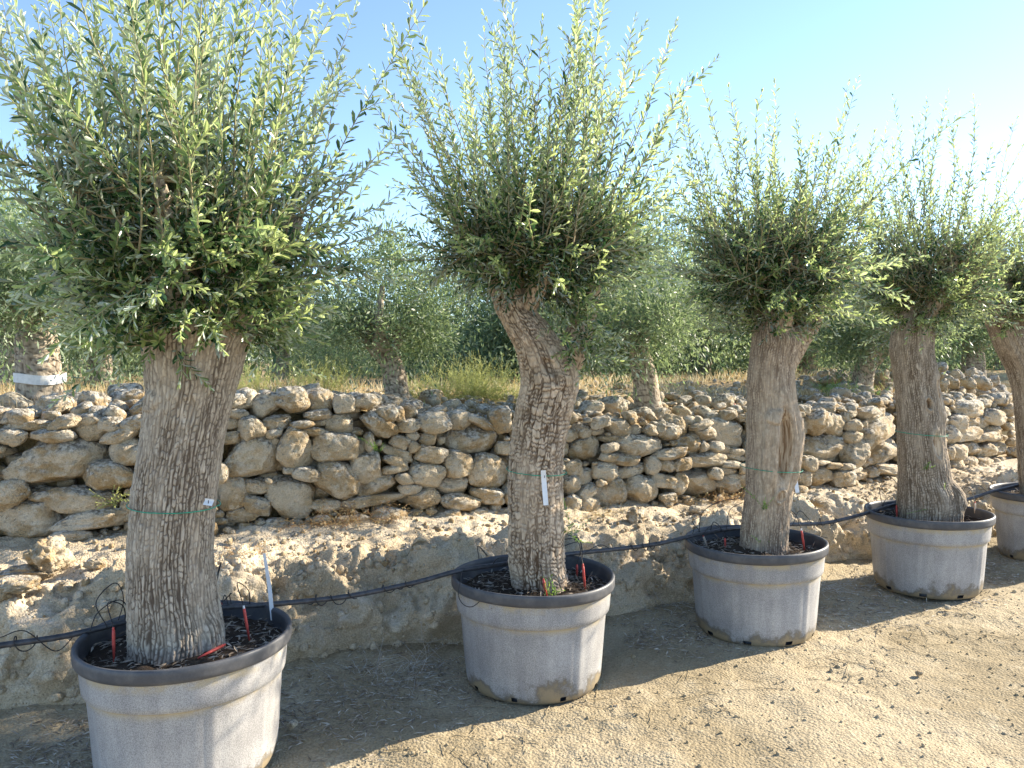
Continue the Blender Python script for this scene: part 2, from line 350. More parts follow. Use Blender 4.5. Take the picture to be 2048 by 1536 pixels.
aa = np.concatenate([np.linspace(0, 3, 40), np.arange(3.1, 18, .06), np.linspace(18.2, WA[-1], 30)])
dd = np.concatenate([np.arange(.1, 6, .07), np.geomspace(6.3, 500, 40)])
def terrace_pt(a, d):
    a = np.asarray(a, float); d = np.asarray(d, float); p = wall_pt(a); t = wall_tan(a); n = np.stack([-t[..., 1], t[..., 0]], -1)
    q = p[..., :2] + n * np.minimum(d, 3)[..., None] + np.array([-TS, TC]) * np.maximum(d - 3, 0)[..., None] + np.array([TC, TS]) * ((a - 10) * np.maximum(d - 3, 0) * .16)[..., None]
    z = wall_top(a) - .05; k = sstep(.2, 2.2, d); z = z * (1 - k) + 1.335 * k
    Q = np.concatenate([q, np.zeros(q.shape[:-1] + (1,))], -1).reshape(-1, 3)
    z = z + (0.03 * fbm(Q * 1.1, 3, 41) + .018 * fbm(Q * 7, 3, 43)).reshape(z.shape) * sstep(0, .3, d)
    return np.concatenate([q, z[..., None]], -1)
A2, D2 = np.meshgrid(aa, dd, indexing='ij')
tag(link('terrace', mesh('terrace', terrace_pt(A2, D2).reshape(-1, 3), [grid_faces(len(aa), len(dd))], M_TERR)), kind='structure')

# ------------------------------------------------------------------ stones
rs = np.random.default_rng(5)
def ico(sub):
    bm = bmesh.new(); bmesh.ops.create_icosphere(bm, subdivisions=sub, radius=1)
    V = np.array([v.co[:] for v in bm.verts]); Fc = np.array([[v.index for v in f.verts] for f in bm.faces]); bm.free(); return V, Fc
def stone_shape(V, seed, blocky=3.0, rough=1.0):
    r = np.random.default_rng(seed)
    p = V / (np.sum(np.abs(V) ** blocky, 1, keepdims=True) ** (1 / blocky))
    p = p @ np.linalg.qr(np.eye(3) + .12 * r.normal(size=(3, 3)))[0]
    for _ in range(r.integers(4, 8)):
        n = nrm(r.normal(size=3) * np.array([1, .8, 1])); c = r.uniform(.74, .96); k = np.maximum(p @ n - c, 0); p = p - k[:, None] * n * .85
    o = seed * 3.7
    p = p * (1 + rough * (.10 * fbm(p * 1.3 + o, 3, seed) + .05 * fbm(p * 4.2 + o, 3, seed + 1) + .022 * fbm(p * 12 + o, 2, seed + 2)))[:, None]
    return (p - (p.max(0) + p.min(0)) / 2) / ((p.max(0) - p.min(0)) / 2)
IC5 = ico(5); IC4 = ico(4); IC2 = ico(2); IC3 = ico(3)
STONES = []
for i in range(30):
    STONES.append(mesh('stone', stone_shape(IC5[0], 100 + i, rs.uniform(2.2, 3.4)), [IC5[1]], M_STONE))
SMALL = [stone_shape(IC2[0], 300 + i, 2.8) for i in range(24)]; MIDS = [stone_shape(IC3[0], 340 + i, 2.8) for i in range(16)]

# the stones that the photograph shows: zoom tile (x0, y0, scale) and u, v, width, height, turn
TILES = {
 (440, 740, 5.12): """260 310 280 210 -15/470 370 280 230 -20/750 345 320 180 0/1060 330 240 240 0/1280 350 200 190 0/1500 320 240 140 0/190 450 220 100 5/590 540 270 140 -5/720 460 290 90 10/1010 460 270 100 -5/840 555 230 80 -5/1040 545 180 70 -8/1230 555 260 190 0/330 595 250 240 0/140 555 160 110 0/110 700 220 120 -5/560 650 170 90 -15/570 720 100 90 -20/980 640 250 100 12/340 890 560 420 -5/780 800 390 400 10/1190 790 440 290 3/1450 790 90 180 0/1530 740 100 190 0/1650 560 380 220 28/1520 610 270 140 15/1720 450 200 200 50/1830 450 120 200 -20/1420 480 250 140 -15/1930 570 240 130 -3/1850 740 200 160 10/1830 860 340 130 20/1790 930 240 100 15/1780 1010 250 80 -3/1510 1000 310 300 0/1220 1120 440 340 20/1600 1180 380 190 -25/1880 1110 180 110 20/1000 1210 170 140 30/740 1310 470 390 10/880 1060 260 140 12/700 1030 100 70 10/560 1120 250 130 -15/360 1210 290 150 18/130 1270 270 320 0/170 1090 100 100 0/0 1050 140 200 0/380 1390 300 170 20/250 1480 320 150 0/1560 1340 640 120 -3/1950 1210 230 120 0/1060 1390 320 130 0/30 830 80 120 0/1980 680 120 100 0/1990 790 110 130 0/1975 430 150 150 0""",
 (1100, 780, 5.12): """210 465 140 130 0/510 330 180 120 -10/350 420 210 160 15/720 390 210 170 15/510 430 130 70 -5/630 400 150 100 25/890 410 160 110 0/1030 410 130 110 15/1130 410 110 130 0/1250 435 200 160 0/1340 370 220 180 35/1560 360 210 80 -12/640 505 220 70 3/600 590 160 100 0/900 570 490 220 5/370 600 320 240 -10/165 610 80 120 0/200 690 110 80 0/580 685 180 100 0/780 715 300 120 8/1230 650 320 110 -5/1430 560 230 190 -10/1590 450 190 150 0/1570 580 90 120 0/1680 580 140 110 0/1840 440 400 280 10/1980 330 120 80 0/1800 615 100 80 0/1920 630 150 80 0/1600 720 330 160 3/1880 690 250 90 10/1840 765 170 80 8/1340 760 170 130 -10/1190 775 150 120 0/1050 770 140 190 20/840 830 320 130 -12/560 830 240 190 0/230 790 190 150 0/430 760 200 110 -5/350 890 190 170 0/490 940 90 80 0/370 1030 200 140 -25/200 960 150 190 0/200 1150 150 190 0/360 1170 200 150 0/610 1050 320 280 0/920 1020 310 280 0/1140 930 230 140 10/1320 950 160 220 25/1190 860 150 80 8/1530 960 330 230 10/1670 850 130 120 10/1530 820 120 80 0/1820 830 190 80 5/1860 885 130 60 0/1820 970 220 180 0/1960 920 120 150 0/1970 800 130 110 0""",
 (1600, 700, 5.12): """210 745 200 250 -5/380 760 200 260 0/40 800 150 240 0/490 690 70 100 0/540 770 120 120 0/700 640 150 110 -5/540 660 100 80 0/840 670 260 150 -10/790 860 380 290 -15/1000 760 80 130 0/540 885 150 130 0/270 1010 400 240 0/50 1000 110 180 0/560 1070 190 270 0/830 1070 330 230 -12/1010 1060 90 160 0/190 1150 150 50 0/300 1180 120 60 0/430 1190 140 70 5/530 1240 150 50 -8/60 1160 120 150 0/200 1290 250 200 0/400 1310 160 170 0/380 1220 90 50 0/730 1250 110 110 0/880 1230 230 130 10/620 1280 120 90 -15/20 1310 120 160 0/1510 630 140 120 15/1780 600 260 190 0/1940 550 100 100 0/1620 590 110 80 0/1990 680 170 160 10/1510 740 90 80 0/1620 740 130 160 0/1830 750 280 130 0/1540 870 150 200 0/1720 860 210 150 0/1900 890 200 110 0/2020 850 150 170 0/1590 1040 150 150 0/1760 1020 170 140 0/1910 1020 130 140 0/2030 1020 110 130 0/1490 1050 60 130 0""",
 (0, 600, 2.926): """50 690 110 90 0/180 735 240 60 0/380 715 170 80 -10/530 700 130 60 -5/650 730 130 90 0/790 720 140 80 -20/60 800 150 110 0/310 795 220 80 0/520 765 190 120 0/700 795 210 80 -20/830 740 100 80 0/320 950 530 250 -3/20 870 60 60 0/10 990 130 140 0/630 895 80 110 0/750 885 190 160 0/650 1025 270 160 5/330 1080 340 110 -8/60 1140 180 170 0/260 1150 160 60 0/480 1170 370 150 5/700 1150 110 90 0/150 1285 380 220 -5/540 1280 390 120 -3/760 1230 100 130 0/260 1345 180 80 -15/430 1370 200 80 0/680 1400 200 80 0/90 1400 170 50 0/670 1215 90 90 0/800 960 60 80 0""",
 (650, 600, 2.926): """645 720 190 130 0/800 705 150 110 0/930 720 160 60 25/1040 700 130 150 0/875 815 280 160 -3/620 905 180 110 0/610 815 100 70 0/540 800 120 70 0/780 965 170 150 15/960 1000 260 200 0/590 1020 210 150 0/755 1085 190 100 5/780 1175 210 90 8/945 1140 200 90 12/570 1160 180 120 0/480 1105 170 60 0/460 1045 100 80 0/1040 1130 80 80 0/1050 870 90 80 0/900 905 70 30 0/720 860 80 60 0""",
}
wall = empty('dry_stone_wall', wall_pt(8.0), 'long dry stone retaining wall of rounded limestone behind the potted trees', 'wall')
WALL_O = np.array(wall.location)
def place_stone(c, w_, h_, dep, a, rot, mesh_i, parent=wall, name='stone', org=WALL_O):
    t = wall_tan(a); ang = math.atan2(t[1], t[0])
    o = link(name, STONES[mesh_i], parent)
    o.location = Vector(c - org); o.scale = (w_ / 2, dep / 2, h_ / 2)
    o.rotation_euler = (Matrix.Rotation(ang, 3, 'Z') @ Matrix.Rotation(rot, 3, 'Y')).to_euler()
    return o
RES = 0.01; occ = np.zeros((int(WA[-1] / RES) + 1, 120), bool); Z0 = 0.35
def ell(a, z, w_, h_, rot, grow=1.0, e=2.6):
    R = max(w_, h_) / 2 * grow + .02; i0, i1 = int(max(0, (a - R) / RES)), int(min(occ.shape[0], (a + R) / RES + 1)); j0, j1 = int(max(0, (z - R - Z0) / RES)), int(min(occ.shape[1], (z + R - Z0) / RES + 1))
    if i1 <= i0 or j1 <= j0: return None
    I, J = np.meshgrid(np.arange(i0, i1), np.arange(j0, j1), indexing='ij'); da, dz = I * RES - a, J * RES + Z0 - z
    c, s = math.cos(rot), math.sin(rot); u = (da * c - dz * s) / (w_ / 2 * grow); v = (da * s + dz * c) / (h_ / 2 * grow)
    return (slice(i0, i1), slice(j0, j1)), np.abs(u) ** e + np.abs(v) ** e < 1
cand = []
for (x0, y0, k), txt in TILES.items():
    for row in txt.split('/'):
        u, v, pw, ph, rot = map(float, row.split()); u, v, pw, ph = x0 + u / k, y0 + v / k, pw / k, ph / k
        h = hit_wall(u, v, .05)
        if not h: continue
        a, z, dist = h; t = wall_tan(a); d2 = nrm(ray(u, v)[:2]); cosf = abs(t[1] * d2[0] - t[0] * d2[1])
        W_, H_ = pw * dist / F_PX / cosf * 1.14, ph * dist / F_PX * 1.15; rot = math.radians(rot)
        m = ell(a, z, W_, H_, rot)
        if m is None: continue
        sel = m[1]; ov = (occ[m[0]] & sel).sum() / max(1, sel.sum())
        if ov > .5: continue
        occ[m[0]] |= sel; cand.append((a, z, W_, H_, rot))
NLIST = len(cand)
for size, tries in ((.26, 1200), (.19, 2500), (.14, 4000), (.10, 6000), (.075, 7000), (.055, 7000), (.04, 6000)):
    for _ in range(tries):
        a = rs.uniform(2.4, 17.5); zb = float(wall_pt(a)[2]); z = rs.uniform(zb - .02, wall_top(a) - .01)
        W_ = size * rs.uniform(.85, 1.25); H_ = W_ * rs.uniform(.45, .95); rot = rs.normal() * .2
        m = ell(a, z, W_, H_, rot, .95)
        if m is None: continue
        sel = m[1]
        if (occ[m[0]] & sel).sum() / max(1, sel.sum()) < (.08 if size > .09 else .2): occ[m[0]] |= sel; cand.append((a, z, W_, H_, rot))
# capping stones heaped on and behind the wall top
caps = []
for _ in range(1500):
    a = rs.uniform(2.6, 17); d = abs(rs.normal()) * .55 + .04; w_ = .05 + .16 * rs.random() ** 2.2
    if all((a - c[0]) ** 2 + (d - c[1]) ** 2 > (.42 * (w_ + c[2])) ** 2 for c in caps): caps.append((a, d, w_))
for u, v, w_ in ((625, 757, .17), (722, 766, .14), (1285, 816, .2), (1230, 812, .22), (672, 768, .1), (745, 785, .14), (585, 790, .15), (1415, 822, .14), (105, 812, .2), (255, 812, .2)):
    h = hit_wall(u, v, .45)
    if h: caps.append((h[0], .45, w_ * 1.05))
small = Bag()
for _ in range(2600):
    a = rs.uniform(2.6, 17); d = .1 + rs.random() ** 1.3 * 2.3; r = .012 + .04 * rs.random() ** 2.5; p = terrace_pt(np.array([a]), np.array([d]))[0]
    small.add(SMALL[rs.integers(24)] * r * rs.uniform(.6, 1.3, 3) * np.array([1, 1, .75]) + p + np.array([0, 0, r * .3]), IC2[1])
tag(link('rubble', small.mesh('rubble', M_STONE)), 'small broken stones strewn along the terrace edge', 'rubble', kind='stuff')
allst = [(c[2] * c[3], 'w', c) for c in cand if 2.6 < c[0] < 15.5] + [(c[2] ** 2 * .6 / (1 + c[1]), 'c', c) for c in caps]
allst.sort(key=lambda q: -q[0])
bag = Bag()
for i, (_, kd, c) in enumerate(allst):
    big = i < 298
    if kd == 'w':
        a, z, W_, H_, rot = c; p = wall_pt(a); t = wall_tan(a); n = np.array([-t[1], t[0]])
        dep = min(.34, max(.07, .85 * math.sqrt(W_ * H_))) * rs.uniform(.9, 1.2)
        off = .10 * (z - p[2]) + dep * .5 - .035 + rs.uniform(-.05, .04) + (.02 if not big else 0)
        ctr = np.array([*(p[:2] + n * off), z])
    else:
        a, d, w_ = c; W_ = w_ * rs.uniform(.9, 1.3); H_ = w_ * rs.uniform(.5, .9); dep = w_ * rs.uniform(.8, 1.2); rot = rs.normal() * .3
        ctr = terrace_pt(np.array([a]), np.array([d + .05]))[0] + np.array([0, 0, H_ * .30 + .02])
    if big: place_stone(ctr, W_, H_, dep, a, rot, int(rs.integers(30)))
    else:
        sh = MIDS[rs.integers(16)] if max(W_, H_) > .06 else SMALL[rs.integers(24)]
        t = wall_tan(a); V = sh * np.array([W_, dep, H_]) / 2
        c_, s_ = math.cos(rot), math.sin(rot); V = V @ np.array([[c_, 0, -s_], [0, 1, 0], [s_, 0, c_]])
        V = V @ np.array([[t[0], t[1], 0], [-t[1], t[0], 0], [0, 0, 1]])
        bag.add(V + ctr - WALL_O, (IC3 if sh.shape[0] == len(IC3[0]) else IC2)[1])
tag(link('rubble', bag.mesh('rubble', M_STONE), wall), kind='stuff')
# packing stones deeper in the wall
bag = Bag()
for _ in range(900):
    a = rs.uniform(2.6, 15.5); p = wall_pt(a); t = wall_tan(a); n = np.array([-t[1], t[0]]); z = rs.uniform(p[2], wall_top(a) - .03); w_ = rs.uniform(.07, .15); q = np.array([*(p[:2] + n * (.10 * (z - p[2]) + .16 + rs.uniform(-.01, .05))), z])
    bag.add((MIDS[rs.integers(16)] * np.array([w_ * rs.uniform(1, 1.5), w_, w_ * rs.uniform(.6, 1)]) / 2) @ np.array([[t[0], t[1], 0], [-t[1], t[0], 0], [0, 0, 1]]) + q - WALL_O, IC3[1])
tag(link('packing', bag.mesh('packing', M_STONE), wall), kind='stuff')
# earth core behind the face stones
ac = np.arange(.2, WA[-1] - .2, .08); zz = np.linspace(0, 1, 14); p = wall_pt(ac); t = wall_tan(ac); n = np.stack([-t[:, 1], t[:, 0]], -1); tp = wall_top(ac) - .03
CV = np.zeros((len(ac), 15, 3))
for j, q in enumerate(zz):
    z = (p[:, 2] - .15) * (1 - q) + tp * q; CV[:, j, :2] = p[:, :2] + n * (.25 + .10 * (z - p[:, 2]))[:, None]; CV[:, j, 2] = z
CV[:, 14, :2] = p[:, :2] + n * .55; CV[:, 14, 2] = tp - .03
CV = CV.reshape(-1, 3); CV += nrm(np.stack([np.repeat(n[:, 0], 15), np.repeat(n[:, 1], 15), np.zeros(len(CV))], -1)) * (.03 * fbm(CV * 6, 3, 51))[:, None]
link('earth_core', mesh('earth_core', CV - WALL_O, [grid_faces(len(ac), 15)], M_TERR), wall)

# loose rocks lying on the bank and the lane
def surf(u, v):
    """where a pixel's ray first meets lane, bank or terrace (search along the ray)"""
    d = ray(u, v); best = None
    for k in np.arange(2.6, 14, .02):
        p = np.array([0, 0, CAM_H]) + d * k; s, l = sl(p[0], p[1]); 
        i = np.clip(np.searchsorted(S, s), 1, len(S) - 1)
        if l < BANK_L.min() - .35: h = 0.0
        else:
            prof = BANK_P[i]; pl = sl(prof[:, 0], prof[:, 1])[1]
            h = max(0.0, float(np.interp(l, np.maximum.accumulate(pl), prof[:, 2])))
        if p[2] <= h: return np.array([p[0], p[1], h])
    return p
ROCKS = [(100, 1140, .26, .22, 'large pitted pale rock standing on the bank by the wall foot', 4.0), (55, 1160, .30, .10, 'flat pale slab leaning against the pitted rock', 2.2), (30, 1180, .26, .09, 'flat pale slab lying below the leaning slab', 1.6),
         (8, 1215, .10, .12, 'rounded ochre stone on the edge of the bank', 1.0), (190, 1135, .12, .07, 'small white stone beside the pitted rock on the bank', 1.0), (135, 1188, .09, .05, 'small ochre stone sunk in the bank below the white stone', 1.0),
         (1270, 1040, .14, .12, 'round grey stone alone on the bank top between two pots', 1.2), (1338, 1012, .09, .06, 'angular yellow stone at the wall foot', 1.0), (1395, 1022, .17, .06, 'flat grey slab on the bank top behind the hollow trunk', 1.0),
         (1232, 1416, .055, .035, 'flat white stone chip on the lane before a pot', 1.0), (1838, 1346, .04, .028, 'brown clod alone on the sunlit lane', 1.0), (1194, 1432, .03, .022, 'small round stone on the lane before a pot', 1.0),
         (1895, 1215, .05, .03, 'grey clod on the lane against a pot foot', 1.0), (1725, 1168, .05, .035, 'ochre stone on shaded ground between two pots', 1.0), (585, 1455, .05, .04, 'brown stone on shaded ground beside the big pot', 1.0),
         (1640, 1010, .16, .07, 'long grey stone on the bank behind the hollow trunk', 1.0), (1760, 1020, .12, .06, 'pale stone on the bank between two potted trunks', 1.0), (470, 1045, .2, .12, 'rough buff stone half buried at the wall foot', 1.0)]
ROCK_ME = [mesh('rock', stone_shape(IC5[0], 500 + i, 2.4, 2.0), [IC5[1]], M_STONE) for i in range(4)]
for i, (u, v, w_, h_, lab, lump) in enumerate(ROCKS):
    p = surf(u, v + 4); o = link('rock', ROCK_ME[i % 4] if i != 0 else mesh('rock', stone_shape(IC5[0], 521, 2.0, 3.4), [IC5[1]], M_STONE))
    o.location = p + np.array([0, 0, h_ * .36]); o.scale = (w_ / 2, w_ * .4, h_ / 2); o.rotation_euler = (rs.normal() * .1, rs.normal() * .12, TH + rs.normal() * .4)
    tag(o, lab, 'rock')
# crumbs and pebbles on the bank, the terrace and the lane
bag = Bag()
for _ in range(3800):
    i = rs.integers(60, len(S) - 90); j = int(rs.triangular(8, 85, NT - 2)); p = BANK_P[i, j]; r = .003 + .014 * rs.random() ** 4 + (.015 * rs.random() if rs.random() < .03 else 0)
    bag.add(SMALL[rs.integers(24)] * r * rs.uniform(.7, 1.3, 3) + p + np.array([0, 0, r * .4]), IC2[1])
tag(link('rubble', bag.mesh('rubble', M_STONE)), 'loose stones and crumbs strewn over the bank top', 'rubble', kind='stuff')
bag = Bag()
for _ in range(3600):
    i = rs.integers(60, len(S) - 90); j = int(rs.integers(3, 62)); p = BANK_P[i, j]; r = .004 + .026 * rs.random() ** 3.5
    bag.add(SMALL[rs.integers(24)] * r * rs.uniform(.7, 1.3, 3) + p, IC2[1])
tag(link('clods', bag.mesh('clods', M_BANK)), 'dry earth clods sticking to the eroded bank face', 'earth clods', kind='stuff')
bag = Bag()
for _ in range(200):
    x_, y_ = xy(rs.uniform(-.8, 8), rs.normal() * .5 + 3.4); r = .004 + .010 * rs.random() ** 2.5
    bag.add(SMALL[rs.integers(24)] * r * rs.uniform(.7, 1.3, 3) + np.array([x_, y_, float(lane_h(np.array([x_]), np.array([y_]))[0]) + r * .2]), IC2[1])
for _ in range(170):
    x_, y_ = xy(rs.uniform(-.6, 8), 3.1 + abs(rs.normal()) * .45 - .3); an = rs.uniform(0, 6.3); L = rs.uniform(.05, .28); t_ = np.linspace(-.5, .5, 5)
    q = np.stack([x_ + np.cos(an) * L * t_, y_ + np.sin(an) * L * t_ + rs.normal() * .05 * L * t_ ** 2, 0 * t_], -1); q[:, 2] = lane_h(q[:, 0], q[:, 1]) + .005; bag.tube(q, .0014, 4)
tag(link('debris', bag.mesh('debris', M_LANE)), 'clods and dry twig bits scattered over the ground round the tubs', 'debris', kind='stuff')
bag = Bag(); n_ = 7000
px = rs.uniform(-2.3, 5.2, n_); py = 2.85 + rs.random(n_) ** 1.5 * 4.3; s_, l_ = sl(px, py); ok = l_ < 4.25; px, py = px[ok], py[ok]; pz = lane_h(px, py)
for q in range(len(px)):
    r = .002 + .006 * rs.random() ** 4; bag.add(SMALL[rs.integers(24)] * r * rs.uniform(.7, 1.3, 3) + np.array([px[q], py[q], pz[q] + r * .3]), IC2[1])
tag(link('gravel', bag.mesh('gravel', M_LANE)), 'small clods and grit over the sandy lane', 'gravel', kind='stuff')

# ------------------------------------------------------------------ leaves and shoots
LEAF8 = np.array([[0, 0, 0], [.34, .36, .05], [.34, 0, -.02], [.34, -.36, .05], [.74, .44, .02], [.74, 0, -.06], [.74, -.44, .02], [1, 0, -.05]])
LEAF8_F = [np.array([[0, 2, 1], [0, 3, 2], [4, 5, 7], [5, 6, 7]]), np.array([[1, 2, 5, 4], [2, 3, 6, 5]])]
LEAF5 = np.array([[0, 0, 0], [.55, .45, .04], [.55, 0, -.03], [.55, -.45, .04], [1, 0, -.03]])
LEAF5_F = [np.array([[0, 2, 1], [0, 3, 2], [1, 2, 4], [2, 3, 4]])]
LEAF4 = np.array([[0, 0, 0], [.5, .5, 0], [1, 0, 0], [.5, -.5, 0]]); LEAF4_F = [np.array([[0, 3, 2, 1]])]
def leaf_mesh(name, P, D, Nn, L, W_, T, mat, tmpl=LEAF8, faces=LEAF8_F):
    D = nrm(D); Y_ = nrm(np.cross(Nn, D)); Zv = np.cross(D, Y_); k = len(tmpl)
    V = P[:, None] + L[:, None, None] * tmpl[None, :, 0:1] * D[:, None] + (W_[:, None, None] * tmpl[None, :, 1:2]) * Y_[:, None] + L[:, None, None] * tmpl[None, :, 2:3] * Zv[:, None]
    off = (np.arange(len(P)) * k)[:, None, None]
    return mesh(name, V.reshape(-1, 3), [(f[None] + off).reshape(-1, f.shape[1]) for f in faces], mat, False, {'tint': np.repeat(T, k)})
class Crown:
    def __init__(s, rng): s.r = rng; s.P = []; s.D = []; s.N = []; s.L = []; s.T = []; s.bag = Bag()
    def shoot(s, b, d, L, lift=.25, wob=.10, r0=.0035, leaf=.052, twigs=.3, step=.026, young=.0, sub=False, bare=.05):
        r = s.r; n = max(4, int(L / .045)); pts = [np.array(b, float)]; d = nrm(d)
        for i in range(n):
            d = nrm(d + np.array([0, 0, lift / n]) + r.normal(size=3) * wob / math.sqrt(n)); pts.append(pts[-1] + d * L / n)
        pts = np.array(pts); s.bag.tube(pts, np.linspace(r0, .0009, len(pts)), 4 if not sub else 3, val=np.tile(np.linspace(.15 if not sub else .5, 1, len(pts)), 4 if not sub else 3), cap=False)
        q = np.arange(bare, L - .004, step * r.uniform(.85, 1.2)); q = np.append(q, [L - .004, L])
        tq = q / L * n; i0 = np.clip(tq.astype(int), 0, n - 1); f = (tq - i0)[:, None]; pos = pts[i0] * (1 - f) + pts[i0 + 1] * f; tan = nrm(pts[i0 + 1] - pts[i0])
        side = nrm(np.cross(tan, r.normal(size=3))); up = np.cross(tan, side); ph = np.arange(len(q)) * math.pi / 2 + r.uniform(0, 6) + r.normal(size=len(q)) * .2
        e = np.cos(ph)[:, None] * side + np.sin(ph)[:, None] * up
        tipf = np.clip((L - q) / .09, .0, 1)
        for sg in (1, -1):
            keep = r.random(len(q)) < .93; ang = (.25 + .50 * tipf) * r.uniform(.8, 1.2, len(q))
            dr = np.cos(ang)[:, None] * tan + np.sin(ang)[:, None] * e * sg + np.array([0, 0, -.06]); dr = nrm(dr + r.normal(size=dr.shape) * .12)
            nn = nrm(tan - (tan * dr).sum(1, keepdims=True) * dr + r.normal(size=dr.shape) * .28)
            ll = leaf * (.5 + .5 * tipf) * r.uniform(.75, 1.2, len(q)); tt_ = np.clip(.22 + .42 * (q / L) * (young > -.1) + young * .42 * (q / L) + r.normal(size=len(q)) * .20 + .25 * (1 - tipf), 0, 1)
            s.P.append(pos[keep]); s.D.append(dr[keep]); s.N.append(nn[keep]); s.L.append(ll[keep]); s.T.append(tt_[keep])
        if twigs > 0:
            for i in range(len(q) - 4):
                if r.random() < twigs * (1 - .8 * q[i] / L):
                    s.shoot(pos[i], nrm(tan[i] * .8 + e[i] * r.choice([-1, 1]) * .75), r.uniform(.06, .20) * (1.1 - .5 * q[i] / L), lift * .4, wob, r0 * .55, leaf * .9, 0, step * .92, young, True, .02)
    def build(s, root, org, mat=M_LEAF, simple=False, wf=.30):
        P, D, Nn, L, T = (np.concatenate(k) for k in (s.P, s.D, s.N, s.L, s.T))
        W_ = L * wf * s.r.uniform(.85, 1.2, len(L))
        link('crown', leaf_mesh('crown', P - org, D, Nn, L, W_, T, mat, *((LEAF5, LEAF5_F) if simple else (LEAF8, LEAF8_F))), root)
        b = s.bag.mesh('shoots', M_TWIG); b.transform(Matrix.Translation(-Vector(org))); tag(link('shoots', b, root), kind='stuff')
        return len(L)

# ------------------------------------------------------------------ trunks
def trunk_mesh(rows, ydep, seed, mat, cell, aspect, nth=300, dz=.0042, depth=.006, lump=.05, feats=(), crackw=.0045):
    """rows: (v, left, right) silhouette in photo pixels at the tree's own distance"""
    Z, C, R = [], [], []
    for v, l, r in rows:
        a, b = at_y(l, v, ydep), at_y(r, v, ydep); Z.append((a[2] + b[2]) / 2); C.append((a[0] + b[0]) / 2); R.append((b[0] - a[0]) / 2)
    Z, C, R = map(np.array, (Z, C, R)); o = np.argsort(Z); Z, C, R = Z[o], C[o], R[o]
    zs = np.arange(Z[0], Z[-1], dz); k = np.array([.05, .12, .2, .26, .2, .12, .05])
    def sm(a):
        v = np.interp(zs, Z, a); pad = int(.05 / dz); ker = np.hanning(2 * pad + 1); ker /= ker.sum(); return np.convolve(np.pad(v, pad, 'edge'), ker, 'valid')
    c, r = sm(C), sm(R); th = np.arange(nth) * 2 * math.pi / nth
    THm, ZZ = np.meshgrid(th, zs, indexing='ij'); Rm = np.broadcast_to(r, THm.shape); Cm = np.broadcast_to(c, THm.shape)
    rng = np.random.default_rng(seed); ph = rng.uniform(0, 9)
    base = np.stack([np.cos(THm) * 1.6, np.sin(THm) * 1.6, ZZ * 2.2 + ph], -1).reshape(-1, 3)
    lumpn = fbm(base, 3, seed).reshape(THm.shape) + .8 * fbm(base * np.array([2.2, 2.2, .28]), 2, seed + 71).reshape(THm.shape)
    rm = float(r.mean()); pu = max(6, int(2 * math.pi * rm / cell))
    wx = fbm(base * 5, 3, seed + 3).reshape(THm.shape); wz = fbm(base * 5, 3, seed + 5).reshape(THm.shape)
    # plates: wandering vertical fissures, with short cross cracks between them
    wf = fbm(base * 16, 2, seed + 4).reshape(THm.shape); wg = fbm(base * 16, 2, seed + 6).reshape(THm.shape)
    U = THm / (2 * math.pi) * pu + .55 * wx + .16 * wf; iu = np.floor(U).astype(np.int64); fu = U - iu; iu %= pu; zi0 = np.zeros_like(iu)
    Vv = ZZ / (cell * aspect) + 7 * hsh(iu, zi0, zi0, seed + 2) + .5 * wz + .22 * wg; iv = np.floor(Vv).astype(np.int64); fv = Vv - iv
    eu = np.minimum(fu, 1 - fu) * cell; far = 9.0
    ev = np.minimum(np.where(hsh(iu, iv, zi0, seed + 11) > .28, fv, far), np.where(hsh(iu, iv + 1, zi0, seed + 11) > .28, 1 - fv, far)) * cell * aspect
    brk = noise3(base * 2.2, seed + 9).reshape(THm.shape); thin = noise3(base * 7, seed + 19).reshape(THm.shape); cid = hsh(iu, iv, zi0, seed + 13)
    cwid = crackw * (1 + .55 * thin); cr = np.maximum(1 - sstep(.25 * cwid, cwid, eu), .85 * (1 - sstep(.25 * cwid, .9 * cwid, ev))) * np.clip(.85 + .6 * brk, .45, 1)
    gu = THm / (2 * math.pi) * max(4, pu // 4) + .5 * wx + .08 * wf; gf = gu - np.floor(gu); cr = np.maximum(cr, .9 * (1 - sstep(.3 * crackw, 1.5 * crackw, np.minimum(gf, 1 - gf) * cell * 4)) * np.clip(.6 + brk, 0, 1))
    d = lump * Rm * lumpn - depth * cr + depth * .7 * (cid - .5) + .002 * fbm(base * 14, 3, seed + 8).reshape(THm.shape)
    fe = np.zeros_like(d); sup = np.zeros_like(d)
    for (fu, fv, fw, fh, dep, keep) in feats:      # hollows (dep<0) and swellings (dep>0) given by photo pixel
        p = at_y(fu, fv, ydep); zc = p[2]; cc = np.interp(zc, zs, c); rr = np.interp(zc, zs, r)
        ta = -math.acos(np.clip((p[0] - cc) / rr, -.98, .98)); dth = (THm - ta + math.pi) % (2 * math.pi) - math.pi
        aw, ah = fw / 2 * ydep / F_PX / rr, fh / 2 * ydep / F_PX; e = np.sqrt((dth / aw) ** 2 + ((ZZ - zc) / ah) ** 2); kk = 1 - sstep(.55, 1.0, e)
        d = d + dep * kk
        if dep < 0 and keep: d = d + .012 * np.exp(-((e - 1.2) / .25) ** 2)
        sup = np.maximum(sup, (1 - sstep(1.0, 2.1, e)) * keep); fe = np.maximum(fe, (1 - sstep(.8, 1.0, e)) * (dep < 0) * keep)
    cr = cr * (1 - .85 * sup)
    RR = Rm + d
    V = np.stack([Cm + RR * np.cos(THm), ydep + RR * np.sin(THm), ZZ], -1).reshape(-1, 3)
    return V, grid_faces(nth, len(zs), True), cr.ravel(), cid.ravel(), fe.ravel(), (zs, c, r)
